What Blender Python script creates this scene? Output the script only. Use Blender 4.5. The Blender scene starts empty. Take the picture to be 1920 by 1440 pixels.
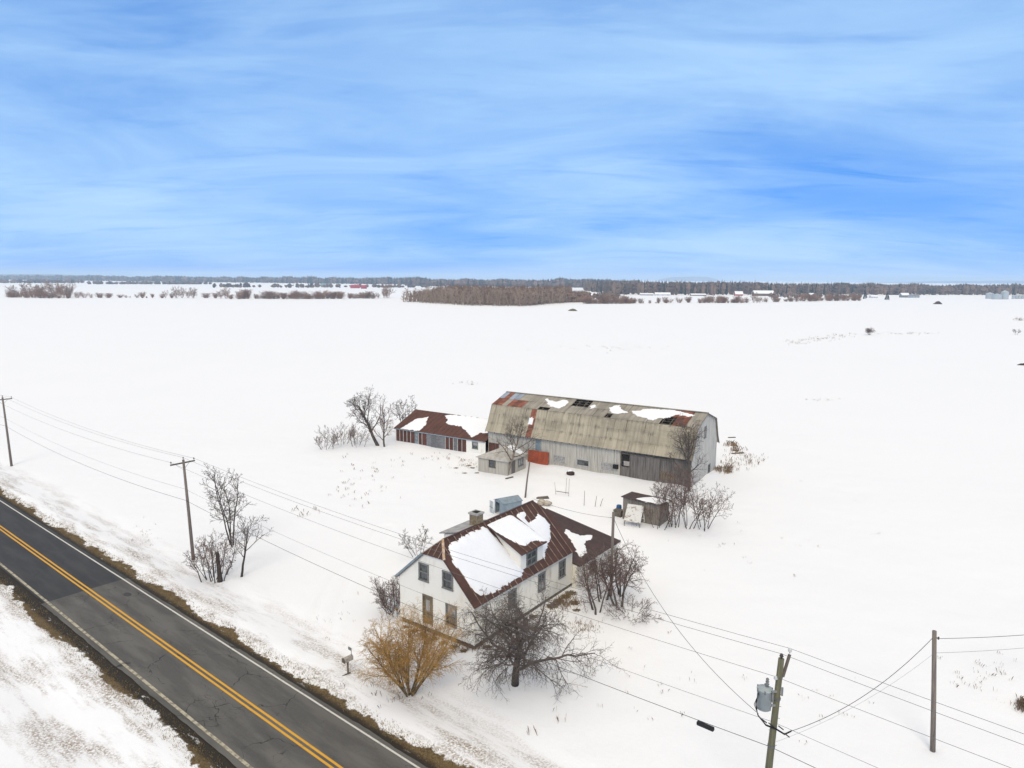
import bpy, bmesh, math, random
import numpy as np
from mathutils import Vector, Matrix, noise as mnoise

S = bpy.context.scene
R = math.radians
# ------------------------------------------------------------------ camera
CAM_H = 27.5; F_PX = 1331.0; PITCH = math.atan((720 - 522) / F_PX); ROLL = R(0.39)
cd = bpy.data.cameras.new('camera'); cam = bpy.data.objects.new('camera', cd)
S.collection.objects.link(cam); S.camera = cam
cd.sensor_width = 36; cd.lens = 36 * F_PX / 1920; cd.clip_start = 0.5; cd.clip_end = 80000
cam.matrix_world = Matrix.Translation((0, 0, CAM_H)) @ Matrix.Rotation(R(90) - PITCH, 4, 'X') @ Matrix.Rotation(ROLL, 4, 'Z')
# ------------------------------------------------------------------ sky
SUN_EL, SUN_AZ = R(42), R(190)
wd = bpy.data.worlds.new('World'); S.world = wd; wd.use_nodes = True
nt = wd.node_tree; nt.nodes.clear()
def nd(t, typ, **k):
    n = t.nodes.new(typ)
    for a, b in k.items():
        if a == 'op': n.operation = b
        else: setattr(n, a, b)
    return n
def lk(t, a, b): t.links.new(a, b)
def math_n(t, op, a, b=None, clamp=False):
    n = nd(t, 'ShaderNodeMath', op=op); n.use_clamp = clamp
    for i, v in enumerate((a, b)):
        if v is None: continue
        if isinstance(v, (int, float)): n.inputs[i].default_value = v
        else: lk(t, v, n.inputs[i])
    return n.outputs[0]
def vmath(t, op, a, b):
    n = nd(t, 'ShaderNodeVectorMath', op=op)
    for i, v in enumerate((a, b)):
        if isinstance(v, (tuple, list)): n.inputs[i].default_value = v
        else: lk(t, v, n.inputs[i])
    return n
def mixc(t, f, a, b, blend='MIX'):
    n = nd(t, 'ShaderNodeMix', data_type='RGBA', blend_type=blend)
    for i, v in ((0, f), (6, a), (7, b)):
        if isinstance(v, (int, float)): n.inputs[i].default_value = v
        elif isinstance(v, tuple): n.inputs[i].default_value = (*v, 1) if len(v) == 3 else v
        else: lk(t, v, n.inputs[i])
    return n.outputs[2]
def maprange(t, v, a, b, c=0.0, d=1.0, smooth=True):
    n = nd(t, 'ShaderNodeMapRange'); n.interpolation_type = 'SMOOTHSTEP' if smooth else 'LINEAR'
    lk(t, v, n.inputs[0])
    for i, x in enumerate((a, b, c, d)): n.inputs[1 + i].default_value = x
    return n.outputs[0]
def noise_n(t, vec, scale, detail=6, rough=0.55, dist=0.0):
    n = nd(t, 'ShaderNodeTexNoise'); n.inputs['Scale'].default_value = scale; n.inputs['Detail'].default_value = detail
    n.inputs['Roughness'].default_value = rough; n.inputs['Distortion'].default_value = dist
    if vec is not None: lk(t, vec, n.inputs['Vector'])
    return n.outputs['Fac']
sky = nd(nt, 'ShaderNodeTexSky', sky_type='NISHITA'); sky.sun_disc = False; sky.sun_elevation = SUN_EL; sky.sun_rotation = SUN_AZ
sky.air_density = 1.0; sky.dust_density = 0.0; sky.ozone_density = 4.0; sky.altitude = 100
tc = nd(nt, 'ShaderNodeTexCoord'); sp = nd(nt, 'ShaderNodeSeparateXYZ'); lk(nt, tc.outputs['Generated'], sp.inputs[0])
zc = math_n(nt, 'ADD', math_n(nt, 'MAXIMUM', sp.outputs[2], 0.0), 0.15)
cb = nd(nt, 'ShaderNodeCombineXYZ')
lk(nt, math_n(nt, 'DIVIDE', sp.outputs[0], zc), cb.inputs[0]); lk(nt, math_n(nt, 'DIVIDE', sp.outputs[1], zc), cb.inputs[1])
mp1 = nd(nt, 'ShaderNodeMapping'); mp1.inputs['Location'].default_value = (3.1, 1.7, 0); mp1.inputs['Rotation'].default_value = (0, 0, R(12)); mp1.inputs['Scale'].default_value = (0.75, 1.25, 1)
lk(nt, cb.outputs[0], mp1.inputs[0])
c1 = noise_n(nt, mp1.outputs[0], 1.0, 12, 0.62, 0.9)
mp2 = nd(nt, 'ShaderNodeMapping'); mp2.inputs['Location'].default_value = (1.3, 0.4, 5); mp2.inputs['Scale'].default_value = (0.26, 0.34, 1)
lk(nt, cb.outputs[0], mp2.inputs[0])
c2 = noise_n(nt, mp2.outputs[0], 1.0, 3, 0.5)
cl = math_n(nt, 'ADD', math_n(nt, 'MULTIPLY', c1, 0.55), math_n(nt, 'MULTIPLY', c2, 0.95))
cl = maprange(nt, cl, 0.44, 0.99, 0.22, 0.98)
mp3 = nd(nt, 'ShaderNodeMapping'); mp3.inputs['Location'].default_value = (5.2, 8.8, 1); mp3.inputs['Rotation'].default_value = (0, 0, R(-6)); mp3.inputs['Scale'].default_value = (0.9, 3.4, 1)
lk(nt, cb.outputs[0], mp3.inputs[0])
c3 = noise_n(nt, mp3.outputs[0], 1.0, 10, 0.6, 0.6)
cl = math_n(nt, 'SUBTRACT', cl, math_n(nt, 'MULTIPLY', maprange(nt, c3, 0.52, 0.68), 0.16), True)
cl = math_n(nt, 'ADD', cl, math_n(nt, 'MULTIPLY', maprange(nt, c3, 0.30, 0.46, 1, 0), 0.09), True)
over = maprange(nt, sp.outputs[2], 0.36, 0.62, 0.0, 0.93)
fac = math_n(nt, 'MAXIMUM', cl, over)
lift = nd(nt, 'ShaderNodeCombineXYZ'); lk(nt, sp.outputs[0], lift.inputs[0]); lk(nt, sp.outputs[1], lift.inputs[1]); lk(nt, math_n(nt, 'ADD', math_n(nt, 'MAXIMUM', sp.outputs[2], 0.0), 0.40), lift.inputs[2])
nrm_ = nd(nt, 'ShaderNodeVectorMath', op='NORMALIZE'); lk(nt, lift.outputs[0], nrm_.inputs[0]); lk(nt, nrm_.outputs[0], sky.inputs[0])
blue = mixc(nt, 1.0, sky.outputs[0], (0.24, 1.5, 2.6), 'MULTIPLY')
skyc = mixc(nt, fac, blue, mixc(nt, over, (4.8, 7.3, 10.2), (10.4, 9.45, 7.9)))
bg = nd(nt, 'ShaderNodeBackground'); lk(nt, skyc, bg.inputs[0]); bg.inputs[1].default_value = 0.1
wo = nd(nt, 'ShaderNodeOutputWorld'); lk(nt, bg.outputs[0], wo.inputs[0])
# ------------------------------------------------------------------ sun and exposure
sl = bpy.data.lights.new('sun', 'SUN'); sl.energy = 1.5; sl.angle = R(24); sl.color = (1.0, 0.89, 0.70)
so = bpy.data.objects.new('sun', sl); S.collection.objects.link(so); so.location = (0, 0, 80)
sd = Vector((math.sin(SUN_AZ) * math.cos(SUN_EL), math.cos(SUN_AZ) * math.cos(SUN_EL), math.sin(SUN_EL)))
so.rotation_euler = sd.to_track_quat('Z', 'Y').to_euler()
S.view_settings.view_transform = 'Standard'; S.view_settings.look = 'None'; S.view_settings.gamma = 1; S.view_settings.exposure = 0.06
S.view_settings.use_curve_mapping = False
S.cycles.volume_bounces = 1; S.cycles.max_bounces = 6
# ------------------------------------------------------------------ helpers
C = S.collection.objects
rng = random.Random(11)
def gp(x, y, z=0.0):
    """the ground point seen at a pixel of the photograph (1920 x 1440)"""
    u = (x - 960) / F_PX; v = (y - 720) / F_PX; c, s = math.cos(ROLL), math.sin(ROLL)
    u, v = u * c + v * s, -u * s + v * c
    d = (u, math.cos(PITCH) - v * math.sin(PITCH), -math.sin(PITCH) - v * math.cos(PITCH))
    t = (z - CAM_H) / d[2]
    return Vector((d[0] * t, d[1] * t, z))
class MB:
    def __init__(s): s.v = []; s.f = []
    def add(s, vs, fs):
        o = len(s.v); s.v += [tuple(p) for p in vs]; s.f += [tuple(i + o for i in f) for f in fs]; return s
    def hexa(s, p):   # 0-3 bottom loop, 4-7 top loop
        return s.add(p, [(3, 2, 1, 0), (4, 5, 6, 7), (0, 1, 5, 4), (1, 2, 6, 5), (2, 3, 7, 6), (3, 0, 4, 7)])
    def box(s, x0, y0, z0, x1, y1, z1):
        return s.hexa([(x0, y0, z0), (x1, y0, z0), (x1, y1, z0), (x0, y1, z0), (x0, y0, z1), (x1, y0, z1), (x1, y1, z1), (x0, y1, z1)])
    def slab(s, pts, off):   # polygon extruded by a vector
        n = len(pts); off = Vector(off); q = [tuple(Vector(p) + off) for p in pts]
        return s.add(list(pts) + q, [tuple(range(n))[::-1], tuple(range(n, 2 * n))] + [(i, (i + 1) % n, n + (i + 1) % n, n + i) for i in range(n)])
    def bar(s, a, b, w, h=None, up=(0, 0, 1)):   # square timber between two points
        a = Vector(a); b = Vector(b); h = h or w; d = (b - a).normalized(); u = Vector(up)
        if abs(d.dot(u)) > 0.95: u = Vector((1, 0, 0))
        x = d.cross(u).normalized() * w / 2; y = x.cross(d).normalized() * h / 2
        return s.hexa([a - x - y, a + x - y, a + x + y, a - x + y, b - x - y, b + x - y, b + x + y, b - x + y])
    def tube(s, pts, rad, n=6, cap=True):
        o = len(s.v); m = len(pts); ref = None
        for i in range(m):
            a = pts[max(i - 1, 0)]; b = pts[min(i + 1, m - 1)]
            dx, dy, dz = b[0] - a[0], b[1] - a[1], b[2] - a[2]
            L = math.sqrt(dx * dx + dy * dy + dz * dz) or 1e-9; dx /= L; dy /= L; dz /= L
            if ref is None: ref = (1, 0, 0) if abs(dx) < 0.8 else (0, 1, 0)
            k = ref[0] * dx + ref[1] * dy + ref[2] * dz
            x = (ref[0] - k * dx, ref[1] - k * dy, ref[2] - k * dz)
            L = math.sqrt(x[0] ** 2 + x[1] ** 2 + x[2] ** 2) or 1e-9; x = (x[0] / L, x[1] / L, x[2] / L); ref = x
            y = (dy * x[2] - dz * x[1], dz * x[0] - dx * x[2], dx * x[1] - dy * x[0])
            r = rad[i] if isinstance(rad, (list, tuple)) else rad; p = pts[i]
            for j in range(n):
                c, q = math.cos(6.28318 * j / n) * r, math.sin(6.28318 * j / n) * r
                s.v.append((p[0] + x[0] * c + y[0] * q, p[1] + x[1] * c + y[1] * q, p[2] + x[2] * c + y[2] * q))
        for i in range(m - 1):
            for j in range(n):
                k = (j + 1) % n
                s.f.append((o + i * n + j, o + i * n + k, o + i * n + n + k, o + i * n + n + j))
        if cap:
            s.f.append(tuple(o + j for j in range(n))[::-1]); s.f.append(tuple(o + (m - 1) * n + j for j in range(n)))
        return s
    def mesh(s, name, m, smooth=False):
        me = bpy.data.meshes.new(name); me.from_pydata(s.v, [], s.f); me.update()
        for mm in (m if isinstance(m, list) else [m]): me.materials.append(mm)
        if smooth: me.polygons.foreach_set('use_smooth', [True] * len(me.polygons))
        return me
    def build(s, name, m, parent=None, smooth=False):
        return link(name, s.mesh(name, m, smooth), parent)
def link(name, me, parent=None):
    o = bpy.data.objects.new(name, me); C.link(o)
    if parent is not None: o.parent = parent
    return o
def tag(o, label=None, cat=None, group=None, kind=None):
    if label: o['label'] = label
    if cat: o['category'] = cat
    if group: o['group'] = group
    if kind: o['kind'] = kind
    return o
def thing(name, label, cat, loc, rz=0.0, group=None):
    o = bpy.data.objects.new(name, None); C.link(o); o.location = loc; o.rotation_euler = (0, 0, rz); o.empty_display_size = 0.5
    return tag(o, label, cat, group)
def nz(x, y, z=0.0): return mnoise.noise((x, y, z))
# ------------------------------------------------------------------ materials
def mat(name, col, rough=0.85, var=0.0, scale=4.0, col2=None, stretch=(1, 1, 1), bump=0.0, objrand=0.0, spec=0.3, metal=0.0, amt=(0.35, 0.7)):
    m = bpy.data.materials.new(name); m.use_nodes = True; t = m.node_tree; b = t.nodes['Principled BSDF']
    b.inputs['Roughness'].default_value = rough; b.inputs['Specular IOR Level'].default_value = spec; b.inputs['Metallic'].default_value = metal
    co = nd(t, 'ShaderNodeTexCoord'); mp = nd(t, 'ShaderNodeMapping'); mp.inputs['Scale'].default_value = stretch
    lk(t, co.outputs['Object'], mp.inputs[0])
    vec = mp.outputs[0]
    if objrand:
        oi = nd(t, 'ShaderNodeObjectInfo'); vec = vmath(t, 'ADD', vec, vmath(t, 'SCALE', (37.0, 91.0, 53.0), (0, 0, 0)).outputs[0]).outputs[0]
        sc = vec.node.inputs[1].links[0].from_node; lk(t, oi.outputs['Random'], sc.inputs['Scale'])
    n = noise_n(t, vec, scale, 7, 0.62)
    f = maprange(t, n, amt[0], amt[1])
    c = mixc(t, f, col, col2 or tuple(x * (1 - var) for x in col))
    if objrand:
        k = maprange(t, oi.outputs['Random'], 0, 1, 1 - objrand, 1 + objrand, False)
        cc = nd(t, 'ShaderNodeCombineColor'); [lk(t, k, cc.inputs[i]) for i in range(3)]
        c = mixc(t, 1.0, c, cc.outputs[0], 'MULTIPLY')
    lk(t, c, b.inputs['Base Color'])
    if bump:
        bp = nd(t, 'ShaderNodeBump'); bp.inputs['Strength'].default_value = bump; bp.inputs['Distance'].default_value = 0.03
        lk(t, n, bp.inputs['Height']); lk(t, bp.outputs[0], b.inputs['Normal'])
    return m
M = {}
M['siding'] = mat('white_siding', (0.82, 0.79, 0.72), 0.7, scale=1.3, col2=(0.68, 0.62, 0.52), stretch=(1, 1, .35), amt=(.5, .8))
M['sidewall'] = mat('stained_siding', (0.77, 0.73, 0.64), 0.75, scale=1.1, col2=(0.42, 0.36, 0.27), stretch=(1, 1, .4), amt=(.48, .8))
M['concrete'] = mat('old_concrete', (0.20, 0.17, 0.13), 0.95, scale=2, col2=(0.10, .085, .065), bump=.4)
M['trim'] = mat('weathered_trim', (0.23, 0.23, 0.22), 0.8, scale=6, col2=(0.13, .13, .125))
M['glass'] = mat('window_glass', (0.045, 0.05, 0.055), 0.12, scale=3, col2=(0.12, .125, .12), spec=.6)
M['curtain'] = mat('boarded_pane', (0.42, 0.40, 0.38), 0.9, scale=3, col2=(0.22, .21, .2))
M['door'] = mat('boarded_door', (0.20, 0.165, 0.11), 0.85, scale=3, col2=(0.12, .10, .07), stretch=(3, 3, .5))
M['rustroof'] = mat('brown_metal_roof', (0.095, 0.043, 0.030), 0.6, scale=1.6, col2=(0.062, .030, .022), objrand=.14, stretch=(.6, .6, .6))
M['wingroof'] = mat('dark_brown_roof', (0.075, 0.045, 0.038), 0.75, scale=2.2, col2=(0.05, .032, .028), objrand=.1)
M['seam'] = mat('roof_seam', (0.36, 0.27, 0.21), 0.6, scale=2.5, col2=(0.15, .085, .06))
M['flash'] = mat('orange_flashing', (0.42, 0.25, 0.13), 0.6, scale=5, col2=(0.55, .45, .35))
M['bluemetal'] = mat('blue_grey_metal', (0.24, 0.30, 0.34), 0.45, scale=2, col2=(0.17, .21, .24), spec=.5)
M['palemetal'] = mat('pale_metal', (0.55, 0.58, 0.58), 0.5, scale=2, col2=(0.42, .44, .44))
M['greyroof'] = mat('grey_flat_roof', (0.42, 0.41, 0.39), 0.8, scale=2, col2=(0.28, .26, .24))
M['brick'] = mat('old_brick', (0.27, 0.21, 0.13), 0.95, scale=5, col2=(0.15, .115, .075), bump=.5)
M['soot'] = mat('soot', (0.02, 0.018, 0.016), 0.95, var=.2)
M['dark'] = mat('dark_interior', (0.012, 0.011, 0.010), 0.95, var=.3)
M['roofsnow'] = mat('roof_snow', (0.88, 0.88, 0.89), 0.7, var=.03, scale=3, bump=.12)
M['tinsheet'] = mat('tan_corrugated_sheet', (0.40, 0.345, 0.24), 0.7, scale=1.3, col2=(0.27, .235, .165), objrand=.05, stretch=(5, .3, .3))
M['tinupper'] = mat('grey_corrugated_sheet', (0.335, 0.305, 0.25), 0.7, scale=1.1, col2=(0.225, .205, .175), objrand=.08, stretch=(4, .4, .4))
M['tinrust'] = mat('rusted_sheet', (0.16, 0.056, 0.034), 0.8, scale=1.5, col2=(0.30, .12, .075), objrand=.25)
M['tinblue'] = mat('bluish_sheet', (0.33, 0.38, 0.45), 0.6, scale=1.5, col2=(0.25, .27, .31), objrand=.1)
M['barnboard'] = mat('pale_grey_board', (0.52, 0.49, 0.43), 0.9, scale=1.6, col2=(0.34, .315, .27), stretch=(5, 5, .22), amt=(.4, .68))
M['barnend'] = mat('whitewashed_board', (0.56, 0.535, 0.49), 0.9, scale=1.6, col2=(0.33, .31, .285), stretch=(5, 5, .22), amt=(.4, .7))
M['darkboard'] = mat('weathered_plank', (0.20, 0.18, 0.165), 0.9, scale=1.8, col2=(0.10, .088, .078), stretch=(6, 6, .25), amt=(.38, .66))
M['brownboard'] = mat('brown_plank', (0.20, 0.155, 0.115), 0.9, scale=1.8, col2=(0.11, .08, .058), stretch=(6, 6, .25))
M['shedboard'] = mat('grey_brown_plank', (0.27, 0.235, 0.195), 0.9, scale=1.8, col2=(0.14, .12, .10), stretch=(6, 6, .25), amt=(.38, .68))
M['wood'] = mat('old_timber', (0.17, 0.14, 0.11), 0.9, scale=3, col2=(0.09, .075, .06))
M['redsheet'] = mat('orange_red_sheet', (0.40, 0.085, 0.035), 0.7, scale=1.4, col2=(0.25, .06, .03))
M['shedroof'] = mat('rust_brown_roof', (0.12, 0.05, 0.034), 0.75, scale=.9, col2=(0.082, .038, .028), stretch=(1, .5, 1))
M['panelbrown'] = mat('rust_brown_panel', (0.11, 0.042, 0.030), 0.8, scale=2, col2=(0.065, .035, .028), objrand=.25)
M['panelgrey'] = mat('grey_weathered_panel', (0.20, 0.20, 0.205), 0.85, scale=2.5, col2=(0.115, .11, .11), objrand=.2, stretch=(1, 1, 3))
M['batten'] = mat('pale_batten', (0.50, 0.48, 0.45), 0.85, var=.3)
M['milkwall'] = mat('milkhouse_wall', (0.50, 0.465, 0.40), 0.9, scale=1.5, col2=(0.37, .335, .28), stretch=(5, 5, .3))
M['milkroof'] = mat('pale_old_roofing', (0.50, 0.47, 0.42), 0.85, scale=1.3, col2=(0.34, .31, .27))
M['pole'] = mat('grey_pole_wood', (0.225, 0.185, 0.155), 0.9, scale=2.5, col2=(0.14, .115, .10), stretch=(5, 5, .3))
M['greenpole'] = mat('treated_pole_wood', (0.165, 0.155, 0.095), 0.85, scale=2.5, col2=(0.105, .10, .062), stretch=(5, 5, .3))
M['armwood'] = mat('cross_arm_wood', (0.16, 0.13, 0.105), 0.9, scale=3, col2=(0.10, .08, .065))
M['steel'] = mat('galvanised_steel', (0.30, 0.31, 0.32), 0.5, var=.3, spec=.5)
M['xfmr'] = mat('transformer_paint', (0.36, 0.40, 0.40), 0.45, scale=2, col2=(0.30, .335, .335), spec=.5)
M['porcelain'] = mat('porcelain', (0.62, 0.62, 0.60), 0.25, var=.1, spec=.6)
M['brownglaze'] = mat('brown_glaze', (0.05, 0.032, 0.028), 0.3, var=.2, spec=.6)
M['wire'] = mat('wire', (0.14, 0.14, 0.145), 0.6, var=.1)
M['black'] = mat('black_plastic', (0.015, 0.015, 0.017), 0.5, var=.2)
M['bark'] = mat('grey_brown_bark', (0.115, 0.092, 0.075), 0.95, scale=3, col2=(0.07, .056, .047), bump=.4)
M['twig'] = mat('grey_brown_twig', (0.125, 0.098, 0.082), 0.95, var=.35, scale=1.5)
M['darkbark'] = mat('dark_bark', (0.075, 0.058, 0.048), 0.95, scale=3, col2=(0.042, .034, .029), bump=.4)
M['darktwig'] = mat('dark_twig', (0.155, 0.122, 0.103), 0.95, var=.4, scale=1.5)
M['redtwig'] = mat('reddish_twig', (0.19, 0.13, 0.108), 0.95, var=.4, scale=1.5)
M['willowbark'] = mat('willow_bark', (0.19, 0.125, 0.055), 0.9, scale=3, col2=(0.11, .075, .038))
M['willowtwig'] = mat('golden_willow_twig', (0.50, 0.29, 0.08), 0.8, scale=1.6, col2=(0.22, .135, .06))
M['paletrunk'] = mat('pale_bark', (0.27, 0.22, 0.17), 0.95, scale=3, col2=(0.17, .135, .105))
M['hedge'] = mat('hedge_twig', (0.32, 0.19, 0.125), 0.95, var=.4, scale=.4, objrand=.2)
M['aspen'] = mat('aspen_bark', (0.37, 0.27, 0.19), 0.95, var=.35, scale=.3, objrand=.2)
M['woodmass'] = mat('bare_wood_mass', (0.25, 0.155, 0.10), 0.95, scale=.08, col2=(0.16, .10, .07))
M['farwood'] = mat('far_bare_wood', (0.20, 0.135, 0.10), 0.95, scale=.022, col2=(0.085, .065, .055), amt=(.42, .6))
M['conifer'] = mat('conifer_green', (0.022, 0.034, 0.024), 0.95, var=.4, scale=.3)
M['grass'] = mat('dead_grass', (0.30, 0.215, 0.10), 0.95, scale=.8, col2=(0.17, .115, .055))
M['weed'] = mat('dry_weed', (0.26, 0.18, 0.11), 0.95, scale=.8, col2=(0.15, .10, .07))
M['stone'] = mat('tan_stone', (0.52, 0.45, 0.36), 0.95, scale=2, col2=(0.34, .29, .23), bump=.5)
M['soil'] = mat('brown_heap', (0.07, 0.045, 0.035), 0.95, scale=.8, col2=(0.04, .028, .024), bump=.6)
M['hay'] = mat('old_hay', (0.17, 0.135, 0.05), 0.95, scale=.8, col2=(0.07, .06, .035), bump=.6)
M['rubber'] = mat('tyre_rubber', (0.018, 0.018, 0.018), 0.8, var=.2)
M['whitepaint'] = mat('chipped_white_paint', (0.66, 0.64, 0.60), 0.7, scale=3, col2=(0.30, .22, .16), amt=(.52, .66))
M['blueplastic'] = mat('blue_plastic', (0.03, 0.11, 0.28), 0.5, var=.2)
M['mailgrey'] = mat('mailbox_metal', (0.42, 0.40, 0.36), 0.5, scale=8, col2=(0.28, .2, .14))
M['farwhite'] = mat('far_white_wall', (0.62, 0.62, 0.62), 0.8, var=.1)
M['farred'] = mat('far_red_paint', (0.42, 0.035, 0.045), 0.7, var=.2)
M['fargrey'] = mat('far_grey_wall', (0.25, 0.25, 0.26), 0.8, var=.2)
M['farbrown'] = mat('far_brown_wall', (0.17, 0.11, 0.085), 0.85, var=.2)
M['farroof'] = mat('far_teal_roof', (0.22, 0.34, 0.36), 0.6, var=.15)
M['bin'] = mat('steel_bin', (0.42, 0.46, 0.48), 0.4, var=.15, spec=.5)
M['hills'] = mat('far_hills', (0.05, 0.07, 0.09), 0.95, var=.3, scale=.002)
M['white_line'] = mat('white_road_paint', (0.62, 0.60, 0.54), 0.8, scale=3, col2=(0.36, .34, .29), amt=(.5, .75))
M['worn_line'] = mat('worn_road_paint', (0.46, 0.41, 0.30), 0.85, scale=2.2, col2=(0.20, .18, .14), amt=(.42, .62))
M['yellow_line'] = mat('yellow_road_paint', (0.66, 0.34, 0.03), 0.75, scale=3, col2=(0.42, .23, .04), amt=(.52, .8))
# ------------------------------------------------------------------ road frame
RC = Vector((-64.83, 81.93, 0)); RD = Vector((0.7714, -0.6363, 0)).normalized(); RN = Vector((-RD.y, RD.x, 0))
def road_uv(x, y): return (x - RC.x) * RD.x + (y - RC.y) * RD.y, (x - RC.x) * RN.x + (y - RC.y) * RN.y
def rp(u, v, z=0.0): return RC + RD * u + RN * v + Vector((0, 0, z))
def sst(a, b, x):
    t = min(max((x - a) / (b - a), 0), 1); return t * t * (3 - 2 * t)
HA = R(-36.3); HO = Vector((-8.81, 53.88, 0)); BA = R(-32.0); BO = Vector((-3.75, 108.05, 0))
def h2w(w, l, z=0.0): return HO + Vector((w * math.cos(HA) - l * math.sin(HA), w * math.sin(HA) + l * math.cos(HA), z))
def b2w(s, w, z=0.0): return BO + Vector((s * math.cos(BA) - w * math.sin(BA), s * math.sin(BA) + w * math.cos(BA), z))
def loc2(x, y, O, A):
    dx, dy = x - O.x, y - O.y; return dx * math.cos(A) + dy * math.sin(A), -dx * math.sin(A) + dy * math.cos(A)
TRK = [Vector((gp(a, b).x, gp(a, b).y)) for a, b in ((575, 1262), (598, 1215), (610, 1150), (640, 1085), (690, 1035), (722, 990))]
def track(x, y):
    if not (-24 < x < -5 and 40 < y < 78): return 0.0
    m = 9.0; p = Vector((x, y))
    for a, b in zip(TRK, TRK[1:]):
        ab = b - a; t = max(0, min(1, (p - a).dot(ab) / ab.length_squared)); m = min(m, (p - a - ab * t).length)
    return -.09 * math.exp(-((m - .85) / .26) ** 2) + .03 * math.exp(-((m - 1.4) / .3) ** 2)
def gz(x, y):
    """snow surface height"""
    u, v = road_uv(x, y)
    a = abs(v); bank = sst(3.9, 5.2, a)
    near = 1 - sst(150, 400, math.hypot(x, y - 60))
    z = -0.04 + bank * 0.10
    z += bank * (0.10 * nz(x * .11, y * .11, 3) + 0.045 * nz(x * .45, y * .45, 7)) * (0.4 + 0.6 * near)
    z += 0.16 * math.exp(-((a - 5.6) / 0.8) ** 2) * (0.6 + 0.8 * nz(u * .3, 5, 1)) - 0.22 * math.exp(-((a - 8.3) / 1.3) ** 2)
    if near > 0:
        s, w = loc2(x, y, BO, BA)
        d = max(-18.2 - s, s - 32.3, -w, w - 11.4)
        if d < 6: z += 0.28 * math.exp(-(max(d, 0) / 1.5) ** 2) * (0.75 + .8 * nz(s * .25, w * .2, 9))
        w2, l2 = loc2(x, y, HO, HA); d = max(-w2, w2 - 7.6, -l2, l2 - 13.7)
        if d < 4: z += 0.03 * math.exp(-(max(d, 0) / 1.2) ** 2)
    z += track(x, y) + 0.55 * math.exp(-(((x - 35.5) / 3.2) ** 2 + ((y - 44.5) / 4.5) ** 2))
    z += 0.9 * nz(x * .006, y * .006, 2) * sst(130, 320, math.hypot(x, y))
    return z
# ------------------------------------------------------------------ ground
def axis(lo, hi, step, far, grow=1.16):
    a = list(np.arange(lo, hi + 1e-6, step)); d = step; p = hi; up = []
    while p < far: d *= grow; p += d; up.append(p)
    d = step; p = lo; dn = []
    while p > -far: d *= grow; p -= d; dn.append(p)
    return dn[::-1] + a + up
gx = axis(-80, 48, 0.36, 22000); gy = axis(24, 126, 0.36, 22000)
nx, ny = len(gx), len(gy)
gv = [(x, y, gz(x, y)) for y in gy for x in gx]
gf = [(j * nx + i, j * nx + i + 1, (j + 1) * nx + i + 1, (j + 1) * nx + i) for j in range(ny - 1) for i in range(nx - 1)]
me = bpy.data.meshes.new('snow_field'); me.from_pydata(gv, [], gf); me.update()
me.polygons.foreach_set('use_smooth', [True] * len(gf))
bare_spots = [h2w(8.3, l) [:2] + (0.7,) for l in (9.5, 10.6, 11.7, 12.6)] + [h2w(w, -.5)[:2] + (.45,) for w in (1, 2, 3, 4, 5, 6, 7)] + [h2w(8.1, l)[:2] + (.5,) for l in (1, 3, 5, 7)]
bare_spots += [h2w(9.5, 11.2)[:2] + (.6,), h2w(10.3, 10.2)[:2] + (.45,), (31.3, 99.8, .8), (30.2, 101.6, .7), (36.5, 113, .8)]
bare_spots += [b2w(s, -1.5 - k)[:2] + (.5,) for s, k in ((3.5, 4.5), (2.2, 5.6), (1.0, 4.8), (4.2, 7.4), (0.2, 7), (2.8, 8.4))]
bl_ = []
for x, y, z in gv:
    b = 0.0
    if -60 < x < 60 and 30 < y < 130:
        for sx, sy, sr in bare_spots:
            d = (x - sx) ** 2 + (y - sy) ** 2
            if d < 9 * sr * sr: b = max(b, math.exp(-d / (sr * sr)))
    bl_.append(b)
at = me.attributes.new('bare', 'FLOAT', 'POINT'); at.data.foreach_set('value', bl_)
gm = bpy.data.materials.new('snow_ground'); gm.use_nodes = True; t = gm.node_tree; b = t.nodes['Principled BSDF']
b.inputs['Roughness'].default_value = 0.75; b.inputs['Specular IOR Level'].default_value = 0.15
co = nd(t, 'ShaderNodeTexCoord').outputs['Object']
rel = vmath(t, 'SUBTRACT', co, tuple(RC)).outputs[0]
v_ = vmath(t, 'DOT_PRODUCT', rel, tuple(RN)).outputs['Value']; u_ = vmath(t, 'DOT_PRODUCT', rel, tuple(RD)).outputs['Value']
av = math_n(t, 'ABSOLUTE', v_)
uvv = nd(t, 'ShaderNodeCombineXYZ'); lk(t, u_, uvv.inputs[0]); lk(t, v_, uvv.inputs[1])
nA = noise_n(t, uvv.outputs[0], 0.16, 3, .5); nB = noise_n(t, uvv.outputs[0], 1.3, 8, .68); nC = noise_n(t, co, 7.0, 8, .7)
left = maprange(t, v_, -1, 1, 1, 0, False)
edge = math_n(t, 'ADD', math_n(t, 'ADD', 4.25, math_n(t, 'MULTIPLY', left, 0.35)), math_n(t, 'MULTIPLY', math_n(t, 'SUBTRACT', nA, 0.5), 3.2))
edge = math_n(t, 'ADD', edge, math_n(t, 'MULTIPLY', math_n(t, 'SUBTRACT', nB, 0.5), 1.5))
verge = maprange(t, math_n(t, 'SUBTRACT', av, edge), -0.05, 0.10, 1, 0)
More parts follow.
